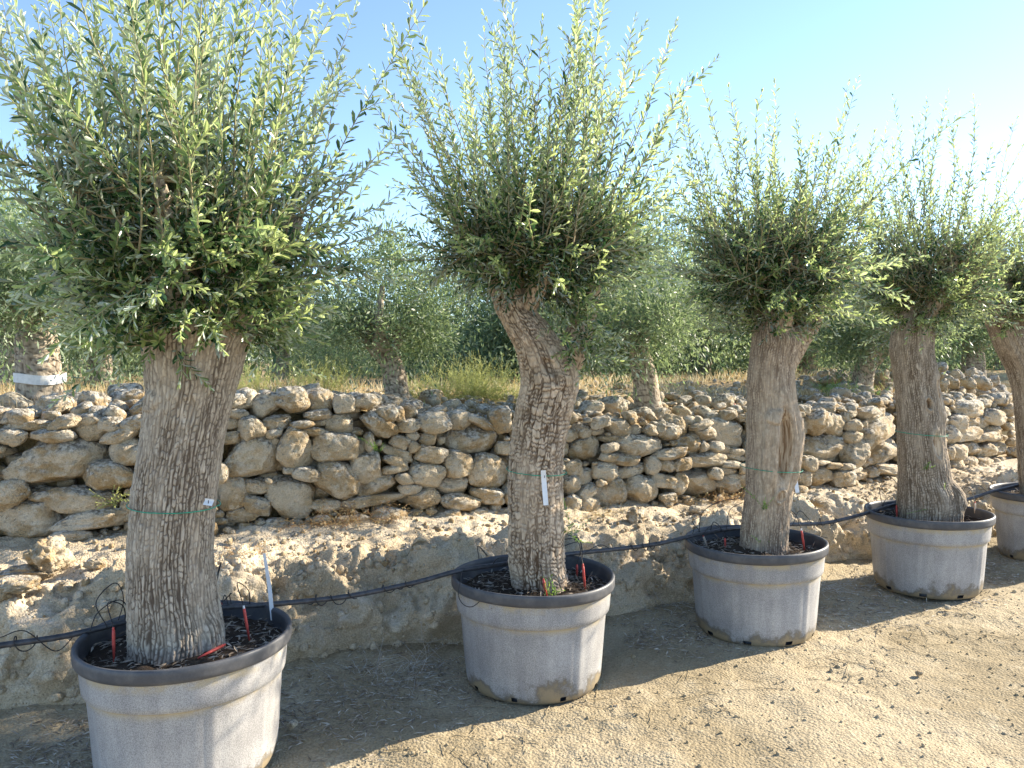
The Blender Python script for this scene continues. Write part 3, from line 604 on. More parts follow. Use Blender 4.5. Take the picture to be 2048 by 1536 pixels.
def limb(pts, radii, seed, n=70, m=120, cell=.02, depth=.005):
    P = smooth_path(pts, m); R = np.interp(np.linspace(0, 1, len(P)), np.linspace(0, 1, len(radii)), radii); b = Bag(); b.tube(P, R, n); V = b.V[0]
    pu = max(6, int(2 * math.pi * R.mean() / cell)); ln = np.concatenate([[0], np.cumsum(np.linalg.norm(np.diff(P, axis=0), axis=1))])
    U, W_ = np.meshgrid(np.arange(n) / n * pu, ln / (cell * 1.6), indexing='ij'); wv = fbm(V * 9, 2, seed)
    f1, f2, cid = worley(U.ravel() + .4 * wv, W_.ravel() + .4 * wv, pu, seed); cr = 1 - sstep(.02, .24, f2 - f1)
    ax = np.tile(P, (n, 1)); V = V + nrm(V - ax) * (-depth * cr + .05 * np.tile(R, n) * fbm(V * 11, 3, seed + 3))[:, None]
    return V, b.F[4][0], cr, cid

POTS = [(-1.339, 3.203), (0.102, 4.053), (1.471, 4.780), (2.970, 5.638), (4.385, 6.450)]
POT_H, POT_R, POT_RB = 0.549, 0.4203, 0.346
# ------------------------------------------------------------------ pots
POT_LABELS = ['grey plastic tub with speckled sides holding the thick straight grey trunk', 'grey plastic tub with fallen stalks beside it holding the forked pale trunk', 'grey plastic tub with muddy foot holding the trunk with the long hollow',
              'grey plastic tub with brown mud patch holding the trunk with the small knot hole', 'grey plastic tub with bluish sides holding the leaning trunk at the row end']
PH = POT_H - .006
prof_body = [(.405, .497), (.4, .49), (.397, .45), (.393, .40), (.390, .381), (.386, .377), (.376, .372), (.374, .366), (.368, .30), (.362, .22), (.355, .13), (.350, .07), (.346, .035), (.338, .012), (.325, .0)]
prof_in = [(.325, .0), (.30, .015), (.335, .06), (.352, .2), (.365, .34), (.38, .40), (.393, .495)]
prof_rim = [(.393, .47), (.395, .51), (.397, .535), (.402, .545), (.409, .549), (.416, .5475), (.4195, .541), (.4203, .53), (.4195, .505), (.4165, .495), (.412, .491), (.405, .490), (.400, .494)]
def dense(prof, step=.012):
    out = [prof[0]]
    for a, b in zip(prof, prof[1:]):
        k = max(1, int(math.hypot(b[0] - a[0], b[1] - a[1]) / step)); out += [(a[0] + (b[0] - a[0]) * i / k, a[1] + (b[1] - a[1]) * i / k) for i in range(1, k + 1)]
    return np.array(out)
def shadow_rim(i): return None
for i, (x0, y0) in enumerate(POTS):
    pot = empty('plant_pot', (x0, y0, 0.0), POT_LABELS[i], 'plant pot', 'tubs along the lane'); rp = np.random.default_rng(70 + i); n = 144; pa, pb_, pc_ = rp.uniform(0, 6, 3)
    pb = dense(prof_body); V, Fc = lathe(pb, n); th = np.arctan2(V[:, 1], V[:, 0]); z = V[:, 2]; r = np.hypot(V[:, 0], V[:, 1])
    flute = np.where(z < .368, 1, 0) * (.0035 * sstep(.09, .03, np.abs(((th / (2 * math.pi) * 10) % 1) - .5)))
    oval = .0045 * np.cos(2 * th + pa) * np.clip(z / .4, .3, 1) + .002 * np.cos(3 * th + pb_)
    k = (r + flute + oval + .0015 * fbm(V * 5 + i * 9, 2, 7)) / r; V[:, 0] *= k; V[:, 1] *= k
    fc = V[Fc].mean(1); ft = np.degrees(np.arctan2(fc[:, 1], fc[:, 0])) + i * 7
    hole = (np.abs((ft + 360) % 40 - 20) < 3.2) & (fc[:, 2] > .008) & (fc[:, 2] < .042)
    link('body', mesh('body', V, [Fc[~hole][:, ::-1]], M_POT), pot)
    V, Fc = lathe(dense(prof_in, .05), 72); link('inside', mesh('inside', V * np.array([.985, .985, 1]), [Fc], M_RIM), pot)
    V, Fc = lathe(dense(prof_rim, .006), n); th = np.arctan2(V[:, 1], V[:, 0]); k = 1 + (.0045 * np.cos(2 * th + pa) + .002 * np.cos(3 * th + pb_)) / .41; V[:, 0] *= k; V[:, 1] *= k
    V[:, 2] += .0025 * np.cos(2 * th + pc_)
    link('rim', mesh('rim', V, [Fc[:, ::-1]], M_RIM), pot)
    rr = np.linspace(.002, .388, 46); tt2 = np.arange(110) * 2 * math.pi / 110; R2, T2 = np.meshgrid(rr, tt2, indexing='ij')
    V = np.stack([R2 * np.cos(T2), R2 * np.sin(T2), np.zeros_like(R2)], -1).reshape(-1, 3)
    sz = lambda x_, y_, i=i: .472 + .03 * np.exp(-(np.hypot(x_, y_) / .2) ** 2) + .014 * fbm(np.stack([x_ * 9, y_ * 9, np.zeros_like(x_) + i], -1), 3, 61) + .006 * fbm(np.stack([x_ * 45, y_ * 45, np.zeros_like(x_) + i], -1), 2, 63)
    V[:, 2] = sz(V[:, 0], V[:, 1]); Fg = grid_faces(46, 110); j = np.arange(46)[:-1]
    Fw = np.stack([j * 110 + 109, (j + 1) * 110 + 109, (j + 1) * 110, j * 110], -1)
    link('soil', mesh('soil', V, [np.concatenate([Fg, Fw])], M_SOIL), pot)
    m = 620 if i < 3 else 300; a = rp.uniform(0, 6.28, m); q = .375 * np.sqrt(rp.uniform(.15, 1, m)); P_ = np.stack([q * np.cos(a), q * np.sin(a)], -1); P_ = np.concatenate([P_, (sz(P_[:, 0], P_[:, 1]) + rp.uniform(.002, .012, m))[:, None]], 1)
    D_ = nrm(np.stack([rp.normal(size=m), rp.normal(size=m), .25 * rp.normal(size=m)], -1)); N_ = nrm(np.stack([.4 * rp.normal(size=m), .4 * rp.normal(size=m), np.ones(m)], -1)); L_ = rp.uniform(.02, .055, m)
    tag(link('mulch', leaf_mesh('mulch', P_, D_, N_, L_, L_ * .24, rp.random(m) ** 1.4, M_LITTER, LEAF5, LEAF5_F), pot), kind='stuff')
# dead leaves on the ground between the tubs
rl = np.random.default_rng(81); m = 12000; s_ = rl.uniform(-.4, 8.2, m); l_ = 3.72 + rl.normal(size=m) * .30; X_, Y_ = xy(s_, l_); ok = (l_ < 4.28) & (l_ > 3.12)
cl = noise3(np.stack([X_ * 2.2, Y_ * 2.2, X_ * 0], -1), 91) + .3 * noise3(np.stack([X_ * 8, Y_ * 8, X_ * 0], -1), 92); ok &= (cl > -.02)
for (a, b) in POTS: ok &= np.hypot(X_ - a, Y_ - b) > .36
X_, Y_ = X_[ok], Y_[ok]; m = len(X_); P_ = np.stack([X_, Y_, lane_h(X_, Y_) + rl.uniform(.003, .012, m)], -1); L_ = rl.uniform(.025, .055, m)
D_ = nrm(np.stack([rl.normal(size=m), rl.normal(size=m), .15 * rl.normal(size=m)], -1)); N_ = nrm(np.stack([.3 * rl.normal(size=m), .3 * rl.normal(size=m), np.ones(m)], -1))
tag(link('leaf_litter', leaf_mesh('leaf_litter', P_, D_, N_, L_, L_ * .2, rl.random(m), M_LITTER, LEAF5, LEAF5_F)), 'fallen grey olive leaves on the shaded ground between the tubs', 'leaf litter', kind='stuff')

# ------------------------------------------------------------------ the five potted olive trees
T1 = [(1330, 262, 452), (1301, 264, 448), (1250, 265, 440), (1199, 263, 430), (1113, 263, 421), (1044, 267, 424), (976, 273, 431), (873, 289, 445), (800, 297, 462), (771, 300, 470), (702, 294, 488), (660, 288, 505), (600, 296, 520), (540, 320, 500)]
T2 = [(1200, 1022, 1146), (1182, 1026, 1140), (1148, 1020, 1134), (1113, 1016, 1130), (1044, 1018, 1128), (976, 1017, 1127), (907, 1020, 1128), (839, 1028, 1140), (805, 1033, 1150), (771, 1042, 1159), (747, 1042, 1158), (720, 1036, 1146), (696, 1030, 1130), (651, 1005, 1100), (617, 988, 1068), (570, 976, 1046), (520, 974, 1044), (470, 980, 1042), (430, 990, 1036)]
T3 = [(1120, 1474, 1578), (1106, 1478, 1574), (1078, 1481, 1573), (1044, 1484, 1576), (1010, 1489, 1579), (976, 1493, 1584), (925, 1494, 1592), (873, 1496, 1600), (839, 1495, 1598), (805, 1497, 1593), (771, 1495, 1589), (737, 1497, 1587), (702, 1501, 1594), (680, 1503, 1600), (651, 1508, 1580), (600, 1515, 1570), (540, 1522, 1560)]
T4 = [(1055, 1800, 1920), (1041, 1803, 1916), (1010, 1803, 1920), (983, 1803, 1916), (959, 1804, 1900), (925, 1803, 1895), (873, 1800, 1886), (839, 1799, 1886), (805, 1796, 1881), (771, 1793, 1872), (737, 1787, 1870), (702, 1782, 1862), (668, 1784, 1862), (634, 1798, 1864), (580, 1808, 1866), (530, 1815, 1860)]
T5 = [(1010, 2046, 2150), (985, 2048, 2146), (940, 2042, 2130), (860, 2036, 2122), (790, 2030, 2112), (740, 2018, 2104), (700, 1998, 2082), (660, 1982, 2060), (620, 1966, 2040), (570, 1956, 2020), (520, 1956, 2010)]
TREES = [
 dict(rows=T1, mat=0, cell=.016, asp=1.7, depth=.005, lump=.035, feats=[(440, 1270, 60, 110, .02, 0), (330, 800, 60, 50, .012, 0), (405, 815, 50, 60, -.008, 0)],
      label='olive tree with thick straight grey trunk and very bushy crown', core=(372, 475, .57, .40), nshoot=(115, 80, 85), up=(.8, 1.45), leaf=.054, limbs=[(-.32, -.05, .35), (.34, .1, .4), (.05, -.3, .45), (-.1, .3, .5), (.2, -.2, .3), (-.28, .22, .25)]),
 dict(rows=T2, mat=1, cell=.034, asp=.62, depth=.008, lump=.04, feats=[(1098, 735, 34, 40, -.02, 0), (1100, 760, 100, 50, .012, 0)],
      label='olive tree with forked pale trunk of cracked bark plates and flaring crown', core=(1070, 480, .50, .27), nshoot=(98, 75, 50), up=(.85, 1.6), leaf=.051, limbs=[(-.3, -.1, .15), (-.05, .2, .3), (.3, .05, .25), (.15, -.25, .3), (-.2, .2, .2)]),
 dict(rows=T3, mat=2, cell=.012, asp=1.5, depth=.0028, lump=.05, feats=[(1556, 886, 36, 160, -.06, 1), (1528, 900, 44, 190, .02, 1), (1588, 890, 34, 190, .022, 1), (1540, 830, 60, 36, .016, 1), (1545, 985, 16, 22, -.006, 1)],
      label='olive tree whose trunk has a long open hollow', core=(1548, 525, .49, .35), nshoot=(100, 82, 60), up=(.5, 1.2), leaf=.047, limbs=[(-.3, 0, .3), (.35, .1, .3), (.05, -.25, .35), (0, .3, .3)]),
 dict(rows=T4, mat=3, cell=.0125, asp=1.5, depth=.0032, lump=.06, feats=[(1838, 806, 13, 22, -.05, 1), (1905, 985, 50, 60, .018, 0), (1853, 885, 18, 50, -.004, 1), (1868, 790, 26, 70, -.006, 1)],
      label='olive tree whose trunk has a small dark knot hole and bare patches', core=(1856, 550, .48, .34), nshoot=(115, 80, 50), up=(.6, 1.2), leaf=.047, limbs=[(-.3, 0, .3), (.35, .1, .3), (.05, -.25, .35), (0, .3, .3)]),
 dict(rows=T5, mat=3, cell=.0125, asp=1.5, depth=.0032, lump=.06, feats=[],
      label='olive tree with dark leaning trunk in the last tub', core=(2075, 575, .50, .34), nshoot=(100, 75, 45), up=(.55, 1.1), leaf=.047, limbs=[(-.3, 0, .3), (.35, .1, .3), (.05, -.25, .35), (0, .3, .3)]),
]
TRUNKS = []
for i, t in enumerate(TREES):
    x0, y0 = POTS[i]; org = np.array([x0, y0, .47]); root = empty('olive_tree', org, t['label'], 'olive tree', 'potted olive trees'); rt = np.random.default_rng(200 + i)
    V, Fc, cr, cid, fe, prof = trunk_mesh(t['rows'], y0, 40 + i, None, t['cell'], t['asp'], (400, 330, 280, 260, 200)[i], (.0036, .004, .0045, .005, .006)[i], t['depth'], t['lump'], t['feats'], (.0046, .0064, .0038, .0042, .0045)[i])
    TRUNKS.append(prof); fm = fe[Fc].mean(1) > .5; F_bark = Fc[~fm]
    link('trunk', mesh('trunk', V - org, [F_bark], M_BARK[t['mat']], True, {'crack': cr, 'cell': cid}), root)
    if fm.any(): link('hollow', mesh('hollow', V - org, [Fc[fm]], M_WOUND), root)
    zs, c, r = prof; top = np.array([c[-1], y0, zs[-1] - .05]); u, v, rx, rz = t['core']; cc = at_y(u, v, y0); up_l = t['up']
    # scaffold limbs
    nodes = []
    for k, (dx, dy, dz) in enumerate(t['limbs']):
        zi = -int(40 + 30 * k) if i else -int(30 + 26 * k); zi = max(zi, -len(zs) // 3); st = np.array([c[zi], y0, zs[zi]]); en = np.array([cc[0] + dx * rx / .45, y0 + dy * rx / .45, cc[2] - rz * .75 + dz])
        mid = st * .5 + en * .5 + np.array([0, 0, -.03 - .08 * rt.random()]); rr_ = r[zi] * rt.uniform(.42, .55)
        LV, LF, lc, li = limb([st, mid, en], [rr_, rr_ * .8, .018], 90 + 7 * i + k, 48, 70)
        link('limb', mesh('limb', LV - org, [LF], M_BARK[t['mat']], True, {'crack': lc, 'cell': li}), root)
        nodes += [st * (1 - q) + en * q for q in np.linspace(.3, 1, 6)]
    if i == 1:
        for pts, rad in (([(1118, 745), (1148, 690), (1172, 620), (1184, 540), (1188, 480)], (.10, .075, .06, .05, .045)),):
            P_ = [at_y(a, b, y0 + .05) for a, b in pts]; LV, LF, lc, li = limb(P_, rad, 777, 64, 110); link('limb', mesh('limb', LV - org, [LF], M_BARK[1], True, {'crack': lc, 'cell': li}), root); nodes += P_[2:]
    if i == 2:
        P_ = [at_y(a, b, y0 + .02) for a, b in ((1556, 735), (1590, 682), (1622, 645), (1640, 590))]; LV, LF, lc, li = limb(P_, (.1, .085, .06, .04), 778, 64, 110); link('limb', mesh('limb', LV - org, [LF], M_BARK[2], True, {'crack': lc, 'cell': li}), root); nodes += P_[1:]
    nodes = np.array(nodes); cw = Crown(rt)
    def base_pt(f=1.0):
        while True:
            q = rt.uniform(-1, 1, 3)
            if (q ** 2).sum() < 1: return cc + q * np.array([rx, rx, rz]) * f * .85
    def feeder(b):
        j = np.argmin(((nodes - b) ** 2).sum(1) + rt.random(len(nodes)) * .02); a = nodes[j]; md = (a + b) / 2 + rt.normal(size=3) * .025
        cw.bag.tube(smooth_path([a, md, b], 6), np.linspace(.0065, .0034, 7), 5, val=.25, cap=False)
    nu, ns, nd_ = t['nshoot']
    for k in range(nu + ns + nd_):
        b = base_pt(); rad = nrm((b - cc) / np.array([rx, rx, rz])); az = rt.uniform(0, 2 * math.pi); feeder(b)
        if k < nu:
            el = math.radians(rt.uniform(50, 89)); b[2] = cc[2] + abs(b[2] - cc[2]) * .9 - .12; h = np.array([rad[0], rad[1], 0]) * .9 + .5 * np.array([math.cos(az), math.sin(az), 0])
            d = nrm(h) * math.cos(el) + np.array([0, 0, math.sin(el)]); L = rt.uniform(*up_l) * rt.uniform(.62, 1); cw.shoot(b, d, L, .30, .22, .0042, t['leaf'], .10, .029, rt.choice([0, .25, .6], p=[.5, .3, .2]))
        else:
            lo = k >= nu + ns; el = math.radians(rt.uniform(-35, 8) if lo else rt.uniform(2, 45)); h = nrm(np.array([rad[0], rad[1], 0]) + .6 * np.array([math.cos(az), math.sin(az), 0]))
            if lo: b[2] = cc[2] - abs(b[2] - cc[2])
            d = h * math.cos(el) + np.array([0, 0, math.sin(el)]); L = rt.uniform(.28, .55) if lo else rt.uniform(.3, .68) * (1.0 if i < 2 else .8); cw.shoot(b, d, L, .22 if lo else .3, .25, .0038, t['leaf'], .25, .027, rt.choice([0, .3, .8], p=[.5, .3, .2]))
    for k in range(640 if i < 3 else 480):     # short leafy twigs fill the middle
        b = base_pt(.78) - np.array([0, 0, .07]); cw.shoot(b, rt.normal(size=3) + np.array([0, 0, .4]) + nrm(b - cc), rt.uniform(.10, .26), .2, .3, .0025, t['leaf'] * .9, .25, .024, -.6, False, .02)
        if k % 7 == 0: feeder(b)
    for k in range((95, 0, 60, 55, 30)[i]):   # leafy shoots that spring from the head of the trunk
        v0 = rt.uniform(*((570, 690), (0, 0), (590, 672), (580, 690), (600, 660))[i]); zz_ = at_y(1024, v0, y0)[2]; ta = rt.uniform(math.pi, 2 * math.pi) if k % 4 else rt.uniform(0, math.pi); rr_ = np.interp(zz_, zs, r) * .95
        o_ = np.array([math.cos(ta), math.sin(ta), 0]); cw.shoot(np.array([np.interp(zz_, zs, c), y0, zz_]) + o_ * rr_, o_ + rt.normal(size=3) * .35 + np.array([0, 0, .05]), rt.uniform(.14, .46), .12, .3, .0028, t['leaf'] * .9, .22, .026, rt.choice([0, .5]), False, .02)
    if i == 1:   # epicormic shoots hanging beside the fork
        for k in range(46):
            b = at_y(rt.uniform(1120, 1185), rt.uniform(560, 715), y0 - rt.uniform(.02, .14)); cw.shoot(b, rt.normal(size=3) * .5 + np.array([.5, -.5, -.1]), rt.uniform(.12, .38), .2, .3, .0025, .042, .2, .024, 0, False, .02)
    nl = cw.build(root, org, simple=i >= 3)
    print('tree', i, 'leaves', nl)

# ------------------------------------------------------------------ irrigation pipe, drip tubes, pegs, tags
row = nrm(np.array(POTS[-1]) - np.array(POTS[0])); perp = np.array([-row[1], row[0]])
def on_row(u, v, off):
    """meet the vertical sheet that runs along the tubs, off metres behind their centres"""
    d = ray(u, v); A = np.array(POTS[0]) + perp * off; Mx = np.array([[d[0], -row[0]], [d[1], -row[1]]]); k, q = np.linalg.solve(Mx, A); return np.array([d[0] * k, d[1] * k, CAM_H + d[2] * k])
PIPE_PX = [(-160, 1316), (0, 1291), (130, 1272), (255, 1247), (345, 1234), (430, 1222), (560, 1207), (700, 1192), (830, 1165), (920, 1141), (1010, 1128), (1075, 1119), (1140, 1112), (1300, 1090), (1400, 1070), (1480, 1057), (1580, 1049), (1650, 1046), (1720, 1030), (1800, 1012), (1870, 1004), (1930, 1000), (1985, 983), (2060, 966), (2120, 958)]
pipe = np.array([on_row(u, v, .20) for u, v in PIPE_PX])
print('pipe z', np.round(pipe[:, 2], 3))
for i in range(len(pipe)):          # rest on the rims
    for (a, b) in POTS:
        if np.hypot(pipe[i, 0] - a, pipe[i, 1] - b) < .46: pipe[i, 2] = max(pipe[i, 2], POT_H + .016)
pp = smooth_path(pipe, 240); po = empty('irrigation_pipe', (pipe[0][0], pipe[0][1], 0), 'long black irrigation pipe resting on the rims of all the tubs', 'pipe'); PO = np.array(po.location)
b = Bag(); b.tube(pp - PO, .0125, 12); link('main_line', b.mesh('main_line', M_PIPE), po)
rd = np.random.default_rng(33); arc = np.concatenate([[0], np.cumsum(np.linalg.norm(np.diff(pp, axis=0), axis=1))])
def pipe_at(q): return np.array([np.interp(q, arc, pp[:, k]) for k in range(3)])
def arc_near(p): return arc[np.argmin(((pp - p) ** 2).sum(1))]
for u in (60, 640, 690, 780, 815, 1270, 1305, 1640, 1668):      # coils of thin tube wound on the main line
    q0 = arc_near(on_row(u, np.interp(u, [p[0] for p in PIPE_PX], [p[1] for p in PIPE_PX]), .2)); turns = rd.uniform(1.2, 2.6); R = rd.uniform(.016, .038); t_ = np.linspace(0, 1, 60)
    P_ = np.array([pipe_at(q0 + (k - .5) * .13) for k in t_]); an = t_ * turns * 2 * math.pi + rd.uniform(0, 6); e = R * (.6 + .6 * np.sin(t_ * math.pi * rd.uniform(1, 2)))
    P_ = P_ + np.outer(np.cos(an) * e * .35 - .008, np.append(perp, 0)) + np.outer(np.sin(an) * e, [0, 0, 1]) + np.outer(np.cos(an) * e * .6, np.append(row, 0))
    b = Bag(); b.tube(P_ - PO, .0024, 5); link('thin_tube', b.mesh('thin_tube', M_TUBE), po)
PEGS = [(0, (228, 1317), (227, 1260), 'r', 'upright red drip peg close to the thick grey trunk at the pipe side'), (0, (498, 1276), (488, 1217), 'r', 'red drip peg with white tip in the tub of the thick grey trunk'),
        (0, (434, 1246), (443, 1209), 'r', 'short red drip peg half hidden behind the thick grey trunk'), (0, (396, 1316), (446, 1291), 'r', 'red drip peg lying flat at the foot of the thick grey trunk'),
        (1, (1093, 1192), (1087, 1160), 'r', 'red drip peg in front of the forked pale trunk beside a sprig'), (1, (1170, 1178), (1166, 1132), 'r', 'tall red drip peg beside the forked pale trunk'), (1, (1154, 1152), (1154, 1131), 'r', 'short red drip peg behind the tall one at the forked trunk'),
        (2, (1609, 1100), (1603, 1061), 'r', 'red drip peg near the rim beside the hollow trunk'), (2, (1451, 1097), (1450, 1078), 'r', 'short red drip peg under the pipe beside the hollow trunk'), (2, (1413, 1090), (1407, 1073), 'p', 'pale wooden-coloured drip peg near the rim by the hollow trunk'),
        (3, (1794, 1036), (1793, 1013), 'r', 'red drip peg under the pipe in the tub of the knot-hole trunk'), (3, (1950, 1033), (1950, 1006), 'p', 'pale pink drip peg near the rim by the knot-hole trunk')]
for k, (pi, ub, ut, colr, lab) in enumerate(PEGS):
    g = at_z(*ub, .485); tp_ = at_y(*ut, g[1]); lying = 'lying' in lab
    if lying: g = at_z(*ub, .5); tp_ = at_z(*ut, .505)
    pr = empty('drip_peg', g, lab, 'drip peg', 'red drip pegs in the tubs'); v = tp_ - g; b = Bag(); b.tube(np.array([-.25 * v if not lying else 0 * v, .5 * v, .82 * v, v]), [.003, .0065, .0065, .0058], 8)
    link('peg', b.mesh('peg', M_RED if colr == 'r' else M_PALEPEG), pr)
    b = Bag(); b.tube(np.array([v * .98, v * 1.1]), [.005, .004], 8); link('tip', b.mesh('tip', M_WHITE if k in (1, 7) else M_RED), pr)
    if not lying:
        e = v * 1.1 + g; q = pipe_at(arc_near(e) + rd.uniform(-.14, .14)); m1 = e * .65 + q * .35 + np.array([rd.normal() * .04, rd.normal() * .03, rd.uniform(.05, .13)]); m2 = q * .8 + e * .2 + np.array([0, 0, rd.uniform(.03, .09)])
        b = Bag(); b.tube(smooth_path([e, m1, m2, q], 36) - PO, .0023, 5, cap=False); link('thin_tube', b.mesh('thin_tube', M_TUBE), po)
# free loops of thin tube that stand up from the pipe
LOOPS = [[(180, 1262), (196, 1225), (240, 1200), (268, 1235)], [(215, 1255), (192, 1205), (230, 1166), (247, 1200), (230, 1260)], [(0, 1275), (50, 1262), (110, 1302), (150, 1270)], [(425, 1180), (442, 1125), (430, 1178)], [(443, 1210), (450, 1190), (458, 1215)], [(1130, 1068), (1160, 1082), (1166, 1132)], [(1170, 1105), (1200, 1090), (1222, 1098)], [(925, 1140), (918, 1195), (945, 1213), (985, 1175)],
         [(958, 1118), (956, 1092), (975, 1112)], [(1398, 1065), (1405, 1025), (1440, 1003), (1480, 997)], [(1453, 1058), (1460, 1020), (1485, 1005)], [(1400, 1075), (1425, 1050), (1450, 1065), (1451, 1078)], [(1585, 1050), (1600, 1022), (1625, 1048)], [(1763, 1005), (1760, 975), (1780, 955), (1800, 975)], [(1935, 985), (1955, 970), (1975, 985)], [(1603, 1061), (1625, 1068), (1655, 1076)]]
for L_ in LOOPS:
    off = .0 if L_[0][0] in (925,) else .16
    if L_[0][0] == 925: P_ = np.array([on_row(1, 1, 0)] * 0 + [at_y(u, v, POTS[1][1] - .22 - (.12 if k in (1, 2) else 0)) for k, (u, v) in enumerate(L_)])
    else: P_ = np.array([on_row(u, v, off + .02 * k) for k, (u, v) in enumerate(L_)])
    b = Bag(); b.tube(smooth_path(P_, 48) - PO, .0022, 5); link('thin_tube', b.mesh('thin_tube', M_TUBE), po)
# flat white strip stuck in the first tub
g = at_z(545, 1242, .49); tp_ = at_y(528, 1107, g[1] + .06); b = Bag(); v = tp_ - g
cs = np.array([-.009, .009]); P_ = np.array([g * 0 - .12 * v + np.array([c_, 0, 0]) for c_ in cs] + [.5 * v + np.array([c_ + .004, .004, 0]) for c_ in cs] + [v + np.array([c_ * .7, 0, 0]) for c_ in cs]); P_ = np.concatenate([P_, P_ + np.array([0, .0025, 0])])
fq = [[0, 1, 3, 2], [2, 3, 5, 4], [7, 6, 8, 9], [9, 8, 10, 11], [1, 7, 9, 3], [3, 9, 11, 5], [0, 2, 8, 6], [2, 4, 10, 8], [4, 5, 11, 10], [0, 6, 7, 1]]
b.add(P_, np.array(fq)); o = link('marker_strip', b.mesh('marker_strip', M_WHITE, False)); o.location = g; tag(o, 'tall flat white plastic strip stuck in the soil near the tub rim', 'marker strip')

TAGS = [(0, 1008, (418, 1003), (18, 13), -8, 'short white tag wired round the thick grey trunk'), (1, 941, (1089, 975), (10, 70), 4, 'long white paper tag hanging on the forked pale trunk'),
        (2, 935, (1591, 960), (8, 50), 6, 'narrow white tag hanging at the edge of the hollow trunk'), (3, 866, (1880, 880), (6, 42), 0, 'curled white tag strip on the knot-hole trunk')]
for i, vw, (u, v), (tw, th_), ang, lab in TAGS:
    x0, y0 = POTS[i]; zs, c, r = TRUNKS[i]; zc = at_y(c[0] * F_PX / y0 + 1024, vw, y0)[2]; cx, rr_ = np.interp(zc, zs, c), np.interp(zc, zs, r)
    tg = empty('plant_tag', (cx, y0, zc), lab, 'plant tag', 'tags wired to the trunks'); a = np.linspace(0, 2 * math.pi, 90); rad = rr_ * (1.13 if i == 2 else 1.0) + .004 + .006 * (np.sin(a * 2 + i) > .2)
    P_ = np.stack([rad * 1.03 * np.cos(a), rad * 1.03 * np.sin(a), .012 * np.sin(a - 1.2)], -1); b = Bag(); b.tube(P_, .0022, 5); link('wire', b.mesh('wire', M_WIRE), tg)
    d = ray(u, v); yy = y0 - math.sqrt(max(.0004, (rr_ + .02) ** 2 - min((at_y(u, v, y0)[0] - cx) ** 2, rr_ ** 2))); p = at_y(u, v, yy); k = yy / F_PX; w_, h_ = tw * k, th_ * k
    nn_ = 12; q = np.linspace(-.5, .5, nn_); ca, sa = math.cos(math.radians(ang)), math.sin(math.radians(ang)); V = []
    for dy in (0, .0015):
        for s_ in (-.5, .5):
            xx, z_ = s_ * w_ * np.ones(nn_), q * h_; bow = .01 * (4 * q ** 2) * (-1 if i != 3 else 1) + .006 * np.sin(q * 5)
            if i == 3: xx = xx + .018 * np.sin(q * 3.4)
            V.append(np.stack([xx * ca - z_ * sa, bow + dy, xx * sa + z_ * ca], -1))
    V = np.concatenate(V) + (p - np.array([cx, y0, zc])); j = np.arange(nn_ - 1); n4 = nn_
    fs = np.concatenate([np.stack([j, j + n4, j + n4 + 1, j + 1], -1), np.stack([j + 2 * n4, j + 2 * n4 + 1, j + 3 * n4 + 1, j + 3 * n4], -1), np.stack([j, j + 1, j + 2 * n4 + 1, j + 2 * n4], -1), np.stack([j + n4, j + 3 * n4, j + 3 * n4 + 1, j + n4 + 1], -1)])
    st = link('strip', mesh('strip', V, [fs], M_WHITE, False), tg)
    if i < 2:
        z_ = np.array([.0, .003, .006]); mk = Bag(); ctr = V[:2 * n4].mean(0) + (np.array([0, -.004, .32 * h_]) if i else np.array([0, -.004, 0])); mk.tube(ctr + np.array([[0, 0, -.006], [.001, 0, .006]]), .0018, 5); link('printed_mark', mk.mesh('printed_mark', M_INK), st)

# ------------------------------------------------------------------ small plants
def sprig(name, org, n, hgt, mat, lab, cat, seed, leaf=.02, spread=.5, wf=.4, group=None, lean=(0, 0, 0), step=.014, twigs=.2, foot=.012):
    r = np.random.default_rng(seed); cw = Crown(r); org = np.asarray(org, float)
    for k in range(n): cw.shoot(org + r.normal(size=3) * np.array([foot, foot, .003]), r.normal(size=3) * spread + np.array([0, 0, 1]) + np.array(lean), hgt * r.uniform(.5, 1.1), .2, .25, .0014, leaf, twigs, step, r.random(), False, .008)
    root = empty(name, org, lab, cat, group); P, D, Nn, L, T = (np.concatenate(k) for k in (cw.P, cw.D, cw.N, cw.L, cw.T))
    link('leaves', leaf_mesh('leaves', P - org, D, Nn, L, L * wf, T, mat, LEAF5, LEAF5_F), root); bm_ = cw.bag.mesh('stems', mat); bm_.transform(Matrix.Translation(-Vector(org))); link('stems', bm_, root); return root
sprig('sprig', at_z(1100, 1192, .485), 7, .09, M_GREEN, 'light green sprig at the foot of the forked pale trunk', 'sprig', 1)
sprig('sprig', at_z(1545, 1106, .485), 8, .085, M_GREEN, 'bright green sprig at the foot of the hollow trunk', 'sprig', 2)
sprig('sprig', at_y(1880, 1018, POTS[3][1] - .17), 8, .10, M_GREEN, 'green sprig growing from the foot of the knot-hole trunk', 'sprig', 3)
sprig('sprig', at_y(1130, 1068, POTS[1][1] - .06), 6, .07, M_GREEN, 'small green shoot on the bark edge of the forked trunk', 'sprig', 4, lean=(.8, -.2, 0))
sprig('sprig', at_y(1527, 1020, POTS[2][1] - .16), 6, .07, M_GREEN, 'small green shoot low on the hollow trunk', 'sprig', 5, lean=(0, -.6, 0))
sprig('sprig', at_y(1850, 940, POTS[3][1] - .15), 6, .07, M_GREEN, 'small green shoot halfway up the knot-hole trunk', 'sprig', 6, lean=(0, -.6, 0))
